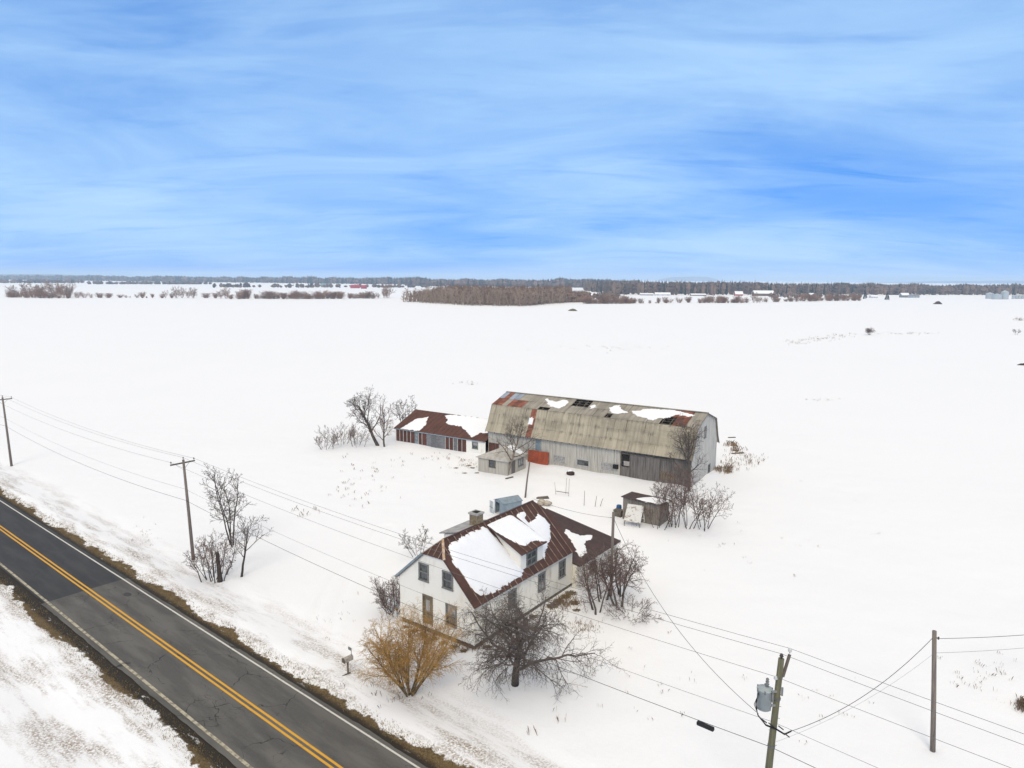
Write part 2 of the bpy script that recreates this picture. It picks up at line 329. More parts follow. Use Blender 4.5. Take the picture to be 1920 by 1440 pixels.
# snow scraps left lying on the verge
mps = nd(t, 'ShaderNodeMapping'); mps.inputs['Scale'].default_value = (.45, 1.5, 1); lk(t, uvv.outputs[0], mps.inputs[0])
scr = maprange(t, noise_n(t, mps.outputs[0], 0.9, 8, .7), 0.60, 0.64)
scr = math_n(t, 'MULTIPLY', scr, maprange(t, av, 3.5, 4.1))
verge = math_n(t, 'MULTIPLY', verge, math_n(t, 'SUBTRACT', 1.0, scr))
bareat = nd(t, 'ShaderNodeAttribute'); bareat.attribute_name = 'bare'
bare = maprange(t, math_n(t, 'ADD', bareat.outputs['Fac'], math_n(t, 'MULTIPLY', math_n(t, 'SUBTRACT', nC, 0.5), 1.5)), 0.52, 0.64)
bare = math_n(t, 'MULTIPLY', bare, maprange(t, bareat.outputs['Fac'], .02, .12))
mask = math_n(t, 'MAXIMUM', verge, bare)
soil = mixc(t, maprange(t, nB, .35, .65), (0.145, 0.098, 0.045), (0.075, 0.05, 0.025))
soil = mixc(t, maprange(t, nC, .42, .62), soil, (0.19, 0.135, 0.065))
wet = maprange(t, math_n(t, 'SUBTRACT', math_n(t, 'ADD', av, math_n(t, 'MULTIPLY', nB, 0.9)), math_n(t, 'MULTIPLY', left, 0.55)), 4.0, 4.55, 1, 0)
soil = mixc(t, wet, soil, (0.034, 0.027, 0.019))
# road grit thrown over the snow
mpd = nd(t, 'ShaderNodeMapping'); mpd.inputs['Rotation'].default_value = (0, 0, R(-38)); mpd.inputs['Scale'].default_value = (.22, 1.1, 1); lk(t, uvv.outputs[0], mpd.inputs[0])
st = noise_n(t, mpd.outputs[0], 0.55, 8, .66)
grit = math_n(t, 'MULTIPLY', maprange(t, st, .44, .64), maprange(t, nC, .38, .60))
fall = math_n(t, 'MULTIPLY', maprange(t, av, 4.0, 5.0), maprange(t, math_n(t, 'ADD', av, math_n(t, 'MULTIPLY', left, -3.0)), 6.0, 11.0, 1, 0))
grit = math_n(t, 'MULTIPLY', math_n(t, 'MULTIPLY', grit, fall), 0.95)
snowc = mixc(t, noise_n(t, co, .05, 3), (0.885, 0.88, 0.885), (0.85, 0.85, 0.86))
snowc = mixc(t, grit, snowc, (0.27, 0.20, 0.13))
lk(t, mixc(t, mask, snowc, soil), b.inputs['Base Color'])
bp = nd(t, 'ShaderNodeBump'); bp.inputs['Strength'].default_value = .5; bp.inputs['Distance'].default_value = .12
drift = noise_n(t, co, 0.55, 6, .6)
lk(t, math_n(t, 'ADD', math_n(t, 'ADD', drift, math_n(t, 'MULTIPLY', nC, .25)), math_n(t, 'MULTIPLY', mask, -.4)), bp.inputs['Height']); lk(t, bp.outputs[0], b.inputs['Normal'])
me.materials.append(gm)
tag(link('snow_ground', me), 'flat farmland under snow reaching to the horizon', None, None, 'structure')
# ------------------------------------------------------------------ road
def asphalt(name, base, base2, crack):
    m = bpy.data.materials.new(name); m.use_nodes = True; t = m.node_tree; b = t.nodes['Principled BSDF']
    b.inputs['Roughness'].default_value = 0.85; b.inputs['Specular IOR Level'].default_value = .25
    co = nd(t, 'ShaderNodeTexCoord').outputs['Object']
    mp = nd(t, 'ShaderNodeMapping'); mp.inputs['Scale'].default_value = (.16, .9, 1); lk(t, co, mp.inputs[0])
    n1 = noise_n(t, mp.outputs[0], 1.0, 6, .6); n2 = noise_n(t, co, 9, 6, .75)
    c = mixc(t, maprange(t, n1, .38, .62), base, base2)
    sy_ = nd(t, 'ShaderNodeSeparateXYZ'); lk(t, co, sy_.inputs[0]); wp = math_n(t, 'ABSOLUTE', math_n(t, 'SUBTRACT', math_n(t, 'ABSOLUTE', math_n(t, 'SUBTRACT', math_n(t, 'ABSOLUTE', sy_.outputs[1]), 1.55)), .8))
    c = mixc(t, math_n(t, 'MULTIPLY', maprange(t, wp, .05, .5, 1, 0), math_n(t, 'MULTIPLY', n1, .5)), c, tuple(x * .72 for x in base2))
    c = mixc(t, math_n(t, 'MULTIPLY', maprange(t, n2, .45, .7), .35), c, tuple(x * 1.5 for x in base2))
    wob = nd(t, 'ShaderNodeTexNoise'); wob.inputs['Scale'].default_value = 1.1; wob.inputs['Detail'].default_value = 5; lk(t, co, wob.inputs['Vector'])
    wv = vmath(t, 'ADD', co, vmath(t, 'MULTIPLY', wob.outputs['Color'], (1.1, 1.1, 0)).outputs[0]).outputs[0]
    mv = nd(t, 'ShaderNodeMapping'); mv.inputs['Scale'].default_value = (.17, .42, 1); lk(t, wv, mv.inputs[0])
    vo = nd(t, 'ShaderNodeTexVoronoi', feature='DISTANCE_TO_EDGE'); vo.inputs['Scale'].default_value = 1.0; lk(t, mv.outputs[0], vo.inputs['Vector'])
    cr = maprange(t, vo.outputs['Distance'], .002, .008, 1, 0)
    v2 = nd(t, 'ShaderNodeTexVoronoi', feature='DISTANCE_TO_EDGE'); v2.inputs['Scale'].default_value = 1.5; lk(t, wv, v2.inputs['Vector'])
    cr2 = math_n(t, 'MULTIPLY', maprange(t, v2.outputs['Distance'], .006, .02, 1, 0), maprange(t, noise_n(t, co, .35, 3), .52, .62))
    cr = math_n(t, 'MULTIPLY', math_n(t, 'MAXIMUM', cr, cr2), math_n(t, 'MULTIPLY', maprange(t, noise_n(t, co, .3, 3), .38, .58), crack))
    c = mixc(t, cr, c, (.018, .017, .016)); lk(t, c, b.inputs['Base Color'])
    bp = nd(t, 'ShaderNodeBump'); bp.inputs['Strength'].default_value = .3; bp.inputs['Distance'].default_value = .02
    lk(t, math_n(t, 'SUBTRACT', n2, cr), bp.inputs['Height']); lk(t, bp.outputs[0], b.inputs['Normal'])
    return m
M['oldasphalt'] = asphalt('old_asphalt', (0.135, 0.127, 0.114), (0.092, 0.087, 0.08), .8)
M['newasphalt'] = asphalt('new_asphalt', (0.062, 0.060, 0.060), (0.047, 0.046, 0.047), .25)
road = thing('road', 'two lane asphalt road crossing the snow with double yellow line', None, RC, math.atan2(RD.y, RD.x)); road['kind'] = 'structure'
def rag(u, seed): return 0.10 * nz(u * .35, seed) + 0.07 * nz(u * 1.7, seed + 3)
def strip(u0, u1, vl, vr, z, m, name, step=.5, seed=1.0, ragged=(1, 1), crown=0.0):
    n = int((u1 - u0) / step) + 1; vv = []; ff = []
    for i in range(n + 1):
        u = u0 + (u1 - u0) * i / n
        a = vl + ragged[0] * rag(u, seed); c = vr + ragged[1] * rag(u, seed + 9)
        mid = (a + c) / 2
        vv += [(u, a, z), (u, mid, z + crown), (u, c, z)]
    for i in range(n):
        for k in (0, 1): ff.append((3 * i + k, 3 * i + 3 + k, 3 * i + 4 + k, 3 * i + 1 + k))
    return MB().add(vv, ff).build(name, m, road)
strip(-900, -60, -3.45, 3.4, .02, M['newasphalt'], 'asphalt', 20, 1, (0, 0), .03)
strip(-60, 35.55, -3.35, 3.4, .02, M['newasphalt'], 'asphalt', .5, 2, (.8, .6), .03)
strip(35.55, 115, -3.55, 3.35, .016, M['oldasphalt'], 'asphalt', .5, 4, (1, .8), .03)
strip(115, 500, -3.45, 3.4, .016, M['oldasphalt'], 'asphalt', 20, 1, (0, 0), .03)
for v0, w_, m_, nm in ((-.25, .16, 'yellow_line', 'centre_line'), (.09, .16, 'yellow_line', 'centre_line'), (2.93, .13, 'white_line', 'edge_line'), (-3.2, .2, 'worn_line', 'edge_line')):
    zz = .054 if nm == 'centre_line' else .036
    for a, c_, sg in ((-900, -60, 20), (-60, 115, .5), (115, 500, 20)):
        strip(a, c_, v0, v0 + w_, zz, M[m_], nm, sg, 3, (.12, .12))
# sealed patch on the road
bm_ = MB(); bm_.slab([(39.2 + .5 * math.cos(a) * (1 + .2 * nz(a, 3)), 1.9 + .28 * math.sin(a), .036) for a in [i * .5236 for i in range(12)]], (0, 0, .004)); bm_.build('tar_patch', M['newasphalt'], road)
# ------------------------------------------------------------------ building helpers
class Wall:
    """a vertical wall plane: a runs along it, d is outward"""
    def __init__(s, p0, ua, un): s.p = Vector(p0); s.a = Vector(ua); s.n = Vector(un)
    def __call__(s, a, z, d=0.0): return s.p + s.a * a + s.n * d + Vector((0, 0, z))
    def box(s, mb, a0, a1, z0, z1, d0, d1):
        return mb.hexa([s(a0, z0, d0), s(a1, z0, d0), s(a1, z0, d1), s(a0, z0, d1), s(a0, z1, d0), s(a1, z1, d0), s(a1, z1, d1), s(a0, z1, d1)])
def cut(lo, hi, holes):
    seg = [(lo, hi)]
    for a, b in holes:
        ns = []
        for p, q in seg:
            if b <= p or a >= q: ns.append((p, q)); continue
            if a > p: ns.append((p, a))
            if b < q: ns.append((b, q))
        seg = ns
    return [x for x in seg if x[1] - x[0] > 1e-3]
def clapboard(W, z0, z1, Lf, Rf, holes, step=.2, th=.035, back=-.06):
    mb = MB(); zs = sorted(set([round(z0 + i * step, 4) for i in range(int((z1 - z0) / step) + 1)] + [z1] + [h[i] for h in holes for i in (2, 3) if z0 < h[i] < z1]))
    for p, q in zip(zs, zs[1:]):
        if q - p < 1e-3: continue
        hs = [(h[0], h[1]) for h in holes if h[2] < (p + q) / 2 < h[3]]
        for a, b in cut(min(Lf(p), Lf(q)), max(Rf(p), Rf(q)), hs):
            a0, a1 = max(a, Lf(p)), max(a, Lf(q)); b0, b1 = min(b, Rf(p)), min(b, Rf(q))
            if b0 - a0 < .01 and b1 - a1 < .01: continue
            mb.hexa([W(a0, p, back), W(b0, p, back), W(b0, p, th), W(a0, p, th), W(a1, q, back), W(b1, q, back), W(b1, q, th * .3), W(a1, q, th * .3)])
    return mb
def planks(W, a0, a1, z0, top, holes, step=.24, th=.03, back=-.05, rs=random.Random(5), ragged=0.0, gap=.012):
    mb = MB(); xs = sorted(set([round(a0 + i * step, 4) for i in range(int((a1 - a0) / step) + 1)] + [a1] + [h[i] for h in holes for i in (0, 1) if a0 < h[i] < a1]))
    for p, q in zip(xs, xs[1:]):
        if q - p < .02: continue
        hs = [(h[2], h[3]) for h in holes if h[0] < (p + q) / 2 < h[1]]; d = th + rs.uniform(-.012, .012); e = rs.uniform(0, ragged)
        T = max(top(p), top(q))
        for a, b in cut(z0 + e, T, hs):
            t0, t1 = min(b, top(p)), min(b, top(q))
            mb.hexa([W(p + gap, a, back), W(q - gap, a, back), W(q - gap, a, d), W(p + gap, a, d), W(p + gap, t0, back), W(q - gap, t1, back), W(q - gap, t1, d), W(p + gap, t0, d)])
    return mb
def window(parent, W, a0, a1, z0, z1, frame='trim', glass=('glass', 'glass'), cas=.11, cols=1, rows=1, name='window', sill=True):
    mb = MB()
    W.box(mb, a0 - .02, a0 + cas, z0, z1, -.09, .075); W.box(mb, a1 - cas, a1 + .02, z0, z1, -.09, .075)
    W.box(mb, a0 - .02, a1 + .02, z1 - cas, z1 + .02, -.085, .085); W.box(mb, a0 - .04, a1 + .04, z0 - .03, z0 + cas * .7, -.085, .11)
    o = mb.build(name, M[frame], parent)
    i0, i1, j0, j1 = a0 + cas, a1 - cas, z0 + cas * .7, z1 - cas
    s_ = MB(); zm = (j0 + j1) / 2
    if len(glass) == 2: W.box(s_, i0, i1, zm - .045, zm + .045, -.05, .045)
    parts = [(j0, j1)] if len(glass) == 1 else [(j0, zm - .045), (zm + .045, j1)]
    for (p, q), g in zip(parts, glass):
        for k in range(1, cols): am = i0 + (i1 - i0) * k / cols; W.box(s_, am - .025, am + .025, p, q, -.045, .03)
        for k in range(1, rows): zz = p + (q - p) * k / rows; W.box(s_, i0, i1, zz - .02, zz + .02, -.042, .027)
        g_ = MB(); W.box(g_, i0, i1, p, q, -.06, -.03); g_.build('pane', M[g], o)
    if s_.v: s_.build('sash', M[frame], o)
    return o
def inpoly(p, poly):
    x, y = p; c = False; j = len(poly) - 1
    for i in range(len(poly)):
        (xi, yi), (xj, yj) = poly[i], poly[j]
        if (yi > y) != (yj > y) and x < (xj - xi) * (y - yi) / (yj - yi) + xi: c = not c
        j = i
    return c
def sdist(p, poly):
    m = 1e9; x, y = p
    for i in range(len(poly)):
        ax, ay = poly[i - 1]; bx, by = poly[i]; dx, dy = bx - ax, by - ay
        t = max(0, min(1, ((x - ax) * dx + (y - ay) * dy) / (dx * dx + dy * dy + 1e-9)))
        m = min(m, math.hypot(x - ax - t * dx, y - ay - t * dy))
    return m if inpoly(p, poly) else -m
def snow_patch(parent, fmap, poly, thick=.13, cell=.13, rg=.16, label=None, soft=.22, lim=None):
    xs = [p[0] for p in poly]; ys = [p[1] for p in poly]; x0, x1, y0, y1 = min(xs) - .3, max(xs) + .3, min(ys) - .3, max(ys) + .3
    if lim: x0, x1, y0, y1 = max(x0, lim[0]), min(x1, lim[1]), max(y0, lim[2]), min(y1, lim[3])
    n = int((x1 - x0) / cell) + 1; m = int((y1 - y0) / cell) + 1; vs = []; D = []
    for j in range(m + 1):
        for i in range(n + 1):
            x, y = x0 + (x1 - x0) * i / n, y0 + (y1 - y0) * j / m
            d = sdist((x, y), poly) + .07 + rg * nz(x * 1.6, y * 1.6, 4) + rg * .6 * nz(x * 4.3, y * 4.3, 8)
            D.append(d); h = -.04 if d <= 0 else thick * (1 - math.exp(-d / soft)) + .03 * nz(x * .9, y * .9, 2) * min(1, d)
            vs.append(fmap(x, y, h + .012))
    fs = [(j * (n + 1) + i, j * (n + 1) + i + 1, (j + 1) * (n + 1) + i + 1, (j + 1) * (n + 1) + i) for j in range(m) for i in range(n)]
    fs = [f for f in fs if max(D[k] for k in f) > 0]
    o = MB().add(vs, fs).build('snow_patch', M['roofsnow'], parent, True)
    if label: o['label'] = label
    return o
# ------------------------------------------------------------------ farmhouse
hz = 0.0
house = thing('farmhouse', 'abandoned white farmhouse with rusty brown clipped gable roof and dormer', 'house', HO, HA)
WW, LL = 7.6, 13.7
RZ, RW = 7.55, 3.8
sr = (RZ - 3.55) / (7.85 - RW); slf = (RZ - 3.85) / (RW + .35)
def zr(w): return RZ - (w - RW) * sr
def zl(w): return RZ - (RW - w) * slf
KN = 6.5
fd = MB(); fd.box(.06, .06, -.4, WW - .06, LL - .06, .52); fd.build('foundation', M['concrete'], house)
Wf = Wall((0, 0, 0), (1, 0, 0), (0, -1, 0)); Wr = Wall((WW, 0, 0), (0, 1, 0), (1, 0, 0)); Wb = Wall((WW, LL, 0), (-1, 0, 0), (0, 1, 0)); Wl = Wall((0, LL, 0), (0, -1, 0), (-1, 0, 0))
wins_f = [(2.06, 3.1, 4.2, 5.62), (4.53, 5.58, 4.2, 5.58), (4.85, 5.92, 1.33, 3.03)]; door_f = (2.45, 3.48, .72, 3.1)
topz = lambda z: 0
def Lf(z): return 0.0 if z <= zl(0) - .06 else RW - (RZ - .06 - z) / slf
def Rf(z): return WW if z <= zr(WW) - .06 else RW + (RZ - .06 - z) / sr
clapboard(Wf, .48, KN - .06, Lf, Rf, wins_f + [door_f]).build('front_wall', M['siding'], house)
clapboard(Wb, .48, KN - .06, lambda z: WW - Rf(z), lambda z: WW - Lf(z), []).build('rear_wall', M['siding'], house)
wins_r = [(4.2, 5.25, 1.62, 3.1), (8.35, 9.4, 1.55, 3.1), (11.55, 12.6, 1.62, 3.15)]
clapboard(Wr, .48, zr(WW) - .06, lambda z: .01, lambda z: LL - .01, wins_r).build('side_wall', M['sidewall'], house)
clapboard(Wl, .48, zl(0) - .06, lambda z: .01, lambda z: LL - .01, []).build('side_wall', M['siding'], house)
for x, y in ((0, 0), (WW, 0), (WW, LL), (0, LL)):
    e = zl(0) if x == 0 else zr(WW)
    sx, sy = (1 if x == 0 else -1), (1 if y == 0 else -1)
    mb = MB(); mb.box(min(x - .045 * sx, x + .05 * sx), min(y - .045 * sy, y + .05 * sy), .46, max(x - .045 * sx, x + .05 * sx), max(y - .045 * sy, y + .05 * sy), e - .1); mb.build('corner_board', M['siding'], house)
window(house, Wf, *wins_f[0], cols=1); window(house, Wf, *wins_f[1], cols=1); window(house, Wf, *wins_f[2], glass=('glass', 'curtain'))
window(house, Wr, *wins_r[0]); window(house, Wr, *wins_r[1], cols=2, glass=('curtain', 'glass')); window(house, Wr, *wins_r[2], cols=2)
dm = MB(); Wf.box(dm, door_f[0] + .1, door_f[1] - .1, door_f[2], door_f[3] - .1, -.07, -.01); dr = dm.build('door', M['door'], house)
df = MB(); Wf.box(df, door_f[0] - .02, door_f[0] + .1, door_f[2] - .05, door_f[3], -.08, .07); Wf.box(df, door_f[1] - .1, door_f[1] + .02, door_f[2] - .05, door_f[3], -.08, .07); Wf.box(df, door_f[0] - .02, door_f[1] + .02, door_f[3] - .1, door_f[3] + .03, -.075, .08); df.build('door_frame', M['door'], dr)
dp = MB(); Wf.box(dp, door_f[0] + .3, door_f[1] - .3, 1.75, 2.7, -.012, .004); dp.build('door_panel', M['curtain'], dr)
# roof: deck, then panels between seams
L0, L1 = -.22, LL + .4; HIP = 1.05; kw_r = RW + (RZ - KN) / sr; kw_l = RW - (RZ - KN) / slf
def roof_slope(parent, side, eave_w, panel_m, seams, z_of, kw):
    sg = 1 if side == 'r' else -1
    nrm = Vector((sr * 1.0, 0, 1)).normalized() if side == 'r' else Vector((-slf, 0, 1)).normalized()
    def top(l):   # how far up (in w) the slope reaches at this l
        if l < L0 + HIP: return kw + (RW - kw) * (l - L0) / HIP
        if l > L1 - HIP: return kw + (RW - kw) * (L1 - l) / HIP
        return RW
    def P(l, w, h=0.0): return Vector((w, l, z_of(w))) + nrm * h
    deck = MB(); pl = [P(L0, eave_w), P(L1, eave_w), P(L1, kw), P(L1 - HIP, RW), P(L0 + HIP, RW), P(L0, kw)]
    if sg < 0: pl = pl[::-1]
    deck.slab([p - nrm * .1 for p in pl], nrm * .09); rf = deck.build('roof', M['trim'], parent)
    for a, b in zip(seams, seams[1:]):
        br = [x for x in (L0 + HIP, L1 - HIP) if a + .01 < x < b - .01]
        pts = [P(a + .004, eave_w + sg * .03), P(b - .004, eave_w + sg * .03), P(b - .004, top(b))] + [P(x, top(x)) for x in br[::-1]] + [P(a + .004, top(a))]
        if sg < 0: pts = pts[::-1]
        MB().slab([p - nrm * .012 for p in pts], nrm * .022).build('roof_panel', panel_m, rf)
        if a > L0 + .1:
            q = MB(); q.bar(P(a, eave_w + sg * .03, .03), P(a, top(a), .03), .045, .05, nrm); q.build('seam', M['seam'], rf)
    return rf, P, top
seams = [L0 + (L1 - L0) * i / 19 for i in range(20)]
roof_r, PR, topR = roof_slope(house, 'r', 7.85, M['rustroof'], seams, zr, kw_r)
roof_l, PL, topL = roof_slope(house, 'l', -.35, M['rustroof'], seams, zl, kw_l)
for y0, y1, nm in ((L0, L0 + HIP, 0), (L1, L1 - HIP, 1)):
    a, b, c = Vector((kw_l, y0, KN)), Vector((kw_r, y0, KN)), Vector((RW, y1, RZ))
    pts = [a, b, c] if nm == 0 else [b, a, c]; n_ = (pts[1] - pts[0]).cross(pts[2] - pts[0]).normalized()
    hp = MB().slab([p - n_ * .06 for p in pts], n_ * .07).build('hip_roof', M['rustroof'], house)
    for k in (1, 2, 3):
        s0 = a.lerp(b, k / 4); fr = 1 - abs(k / 4 - (RW - kw_l) / (kw_r - kw_l)) * 1.7; s1 = s0.lerp(Vector((s0.x, y1, RZ)), max(.2, fr * .92))
        MB().bar(s0 + n_ * .03, s1 + n_ * .03, .045, .05).build('seam', M['seam'], hp)
    if nm == 0:
        MB().bar(b + Vector((0.02, -.02, .03)), c + Vector((0, 0, .05)), .2, .06).build('hip_flashing', M['flash'], hp)
        MB().bar(a + Vector((0, -.02, .03)), c + Vector((0, 0, .05)), .09, .05).build('hip_flashing', M['seam'], hp)
MB().bar((RW, L0 + HIP, RZ + .03), (RW, L1 - HIP, RZ + .03), .16, .06).build('ridge_cap', M['rustroof'], house)
# left slope rake trim, seen edge on as a blue grey strip
MB().bar(PL(L0 - .02, -.36, .02), PL(L0 - .02, kw_l, .02), .05, .16).build('rake_board', M['bluemetal'], house)
MB().bar(PR(L0 - .02, 7.86, 0), PR(L0 - .02, kw_r, 0), .04, .12).build('rake_board', M['rustroof'], house)
# chimney
ch = MB(); ch.box(3.05, 4.95, 6.4, 3.85, 5.75, 8.35); cho = ch.build('chimney', M['brick'], house)
MB().box(2.97, 4.87, 8.35, 3.93, 5.83, 8.5).build('chimney_cap', M['greyroof'], cho); MB().box(3.2, 5.1, 8.5, 3.7, 5.6, 8.53).build('flue', M['soot'], cho)
# dormer towards the yard
DW = 7.3; D0, D1 = 6.3, 9.45; dsl = (7.3 - 5.6) / (7.68 - 4.15)
def zd(w): return 7.3 - (w - 4.15) * dsl
dorm = MB()
Wd = Wall((DW, 0, 0), (0, 1, 0), (1, 0, 0)); dwin = (7.05, 8.55, 4.12, 5.3)
zb = zr(DW) - .1; db = clapboard(Wd, zb, zd(DW) - .07, lambda z: D0, lambda z: D1, [dwin]); dobj = db.build('dormer', M['siding'], house)
for y, s_ in ((D0, -1), (D1, 1)):
    tri = [(DW - .06, y, zb), (DW - .06, y, zd(DW) - .07), (4.3, y, zd(4.3) - .05), (4.3, y, zr(4.3) - .1)]
    tri = tri if s_ > 0 else tri[::-1]
    MB().slab(tri, (0, .05 * s_, 0)).build('dormer_cheek', M['siding'], dobj)
window(dobj, Wd, *dwin, cols=2, rows=1)
def PD(l, w, h=0.0): return Vector((w, l, zd(w))) + Vector((dsl, 0, 1)).normalized() * h
dn_ = Vector((dsl, 0, 1)).normalized()
ds = [5.95 + (9.6 - 5.95) * i / 5 for i in range(6)]
for a, b in zip(ds, ds[1:]):
    wt = 4.12
    MB().slab([p - dn_ * .07 for p in (PD(a + .004, 7.68), PD(b - .004, 7.68), PD(b - .004, wt), PD(a + .004, wt))], dn_ * .09).build('dormer_roof_panel', M['rustroof'], dobj)
    if a > 6: MB().bar(PD(a, 7.68, .04), PD(a, wt, .04), .045, .05, dn_).build('seam', M['seam'], dobj)
# shed dormer on the far slope
E0, E1 = 2.9, 6.6
sd_ = MB(); sd_.hexa([(1.95, E0 + .15, zl(1.95) - .2), (3.8, E0 + .15, zl(3.2)), (3.8, E1 - .15, zl(3.2)), (1.95, E1 - .15, zl(1.95) - .2), (1.95, E0 + .15, 6.95), (3.8, E0 + .15, 7.42), (3.8, E1 - .15, 7.42), (1.95, E1 - .15, 6.95)]); sdo = sd_.build('rear_dormer', M['siding'], house)
MB().hexa([(1.55, E0, 6.93), (3.85, E0, 7.5), (3.85, E1, 7.5), (1.55, E1, 6.93), (1.55, E0, 7.03), (3.85, E0, 7.6), (3.85, E1, 7.6), (1.55, E1, 7.03)]).build('rear_dormer_roof', M['greyroof'], sdo)
# snow on the house roof
A_ = [(1.07, 4.31), (1.47, 4.21), (3.72, 4.14), (5.51, 4.14), (5.73, 4.29), (6.1, 5.22), (6.2, 6.3), (6.5, 7.28), (5.98, 7.53), (4.23, 7.5), (2.55, 7.57), (1.09, 7.37), (0.81, 7.22), (0.67, 6.66), (0.6, 5.96), (0.52, 5.26), (0.61, 4.79)]
snow_patch(roof_r, PR, A_, .2, rg=.14, label='big snow patch on the roof left of the dormer')
C_ = [(9.5, 4.45), (10.52, 4.15), (11.15, 4.29), (10.47, 4.61), (10.7, 5.12), (11.61, 4.98), (12.52, 4.77), (12.95, 5.17), (12.99, 5.65), (12.05, 6.36), (11.41, 6.55), (10.53, 6.89), (9.88, 7.17), (9.4, 7.45), (9.35, 6.6), (9.3, 5.4)]
snow_patch(roof_r, PR, C_, .13, rg=.1, label='snow patch on the roof right of the dormer', lim=(9.55, 14, 3.8, 7.6))
B_ = [(5.93, 4.13), (8.86, 4.03), (9.3, 4.33), (9.5, 5.82), (9.59, 7.58), (8.67, 7.09), (8.08, 7.03), (7.2, 7.02), (6.73, 6.73), (6.59, 6.2), (6.14, 5.26)]
snow_patch(dobj, PD, B_, .16, rg=.1, label='snow patch on the dormer roof', lim=(5.95, 9.62, 4.1, 7.72))
# rear wing
def zw(w): return 3.72 - (w - .08) * .172
wing = MB(); wy0, wy1 = LL + .08, 21.35
Ww = Wall((8.1, 0, 0), (0, 1, 0), (1, 0, 0)); We = Wall((8.1, wy1, 0), (-1, 0, 0), (0, 1, 0)); Wq = Wall((0, wy1, 0), (0, -1, 0), (-1, 0, 0))
wo_ = clapboard(Ww, -.2, zw(8.1) - .1, lambda z: wy0, lambda z: wy1, [(16.2, 17.2, .7, 1.7)], .2).build('rear_wing', M['sidewall'], house)
window(wo_, Ww, 16.2, 17.2, .7, 1.7)
clapboard(We, -.2, 3.6, lambda z: 0 if z < zw(8.1) - .1 else (z - zw(8.1) + .1) / .172, lambda z: 8.1, []).build('wing_wall', M['sidewall'], wo_)
clapboard(Wq, -.2, zw(0) - .12, lambda z: 0, lambda z: wy1 - wy0, []).build('wing_wall', M['sidewall'], wo_)
wf_ = MB(); wf_.box(7.66, wy0 - .02, -.2, 8.1, wy0 + .05, zw(8.1) - .1); wf_.build('wing_wall', M['sidewall'], wo_)
wn = Vector((.172, 0, 1)).normalized()
def PW(l, w, h=0.0): return Vector((w, l, zw(w))) + wn * h
wsm = [LL + .04 + (21.5 - LL - .04) * i / 6 for i in range(7)]
for a, b in zip(wsm, wsm[1:]):
    MB().slab([p - wn * .1 for p in (PW(a + .003, 8.45), PW(b - .003, 8.45), PW(b - .003, -.25), PW(a + .003, -.25))], wn * .11).build('wing_roof_panel', M['wingroof'], wo_)
snow_patch(wo_, PW, [(15.2, 7.65), (16.0, 6.6), (17.2, 5.6), (18.3, 4.0), (18.96, 3.77), (18.89, 4.53), (18.96, 5.37), (20.03, 5.97), (19.5, 6.37), (18.48, 6.19), (17.6, 6.6), (16.4, 7.5)], .1, rg=.14, label='snow patch on the low rear wing')
# ------------------------------------------------------------------ barn
barn = thing('barn', 'long weathered gambrel barn with tan corrugated roof full of holes', 'barn', BO, BA)
BLn, BWd = 32.3, 11.4
prof = [(-.3, 4.05), (.5, 5.35), (1.05, 6.7), (1.6, 8.0), (3.75, 8.7), (5.9, 9.4)]
def zprof(w):
    w = w if w <= 5.9 else 11.8 - w
    for (a, p), (b, q) in zip(prof, prof[1:]):
        if a <= w <= b: return p + (q - p) * (w - a) / (b - a)
    return prof[0][1]
def zgab(w):   # gable wall top under the roof
    return zprof(min(max(w, -.29), 12.09)) - .12
By0, By1 = .25, 11.55
Bf = Wall((0, By0, 0), (1, 0, 0), (0, -1, 0)); Bg = Wall((BLn, 0, 0), (0, 1, 0), (1, 0, 0)); Bg0 = Wall((0, 11.8, 0), (0, -1, 0), (-1, 0, 0)); Bk = Wall((BLn, By1, 0), (-1, 0, 0), (0, 1, 0))
bz = lambda a: zgab(By0)
holesA = [(11.5, 13.6, .68, 1.82), (15.4, 17.45, .8, 1.8), (19.24, 21.3, .73, 1.84), (8.5, 9.4, 2.05, 3.75)]
planks(Bf, 0, 22.3, -.4, bz, holesA, .26).build('front_wall', M['barnboard'], barn)
planks(Bf, 27.9, BLn, -.5, bz, [(28.0, 30.3, .65, 1.85)], .24, ragged=.1).build('front_wall', M['darkboard'], barn)
w2 = MB(); Bf.box(w2, 22.3, 27.9, 3.6, 4.9, -.05, .02); w2.build('door_header', M['darkboard'], barn)
planks(Bf, 23.6, 27.95, -.35, lambda a: 3.48, [], .22, th=.12, back=.05, ragged=.12).build('sliding_door', M['darkboard'], barn)
planks(Bf, 22.35, 23.6, -.4, lambda a: 1.65, [], .24, back=-.04).build('lower_door', M['darkboard'], barn)
q = MB(); Bf.box(q, 22.6, 23.55, 1.75, 2.4, -.35, -.25); q.build('leaning_board', M['milkroof'], barn)
q = MB(); Bf.box(q, 22.2, 29.6, 3.5, 3.62, .13, .2); q.build('door_rail', M['wood'], barn)
q = MB(); Bf.box(q, 22.2, 22.36, -.4, 3.6, -.05, .08); q.build('door_post', M['wood'], barn)
planks(Bf, 28.0, 30.3, .65, lambda a: 1.85, [], .38, th=.0, back=-.06, gap=.02).build('boarded_opening', M['brownboard'], barn)
window(barn, Bf, *[11.5, 13.6, .68, 1.82], glass=('curtain',), cols=2, frame='batten', cas=.1); window(barn, Bf, 15.4, 17.45, .8, 1.8, glass=('glass',), frame='batten', cas=.12); window(barn, Bf, 19.24, 21.3, .73, 1.84, glass=('curtain',), cols=3, rows=2, frame='batten', cas=.1)
q = MB(); Bf.box(q, 21.25, 21.95, 1.25, 1.8, .03, .45); q.build('wall_vent', M['soot'], barn)
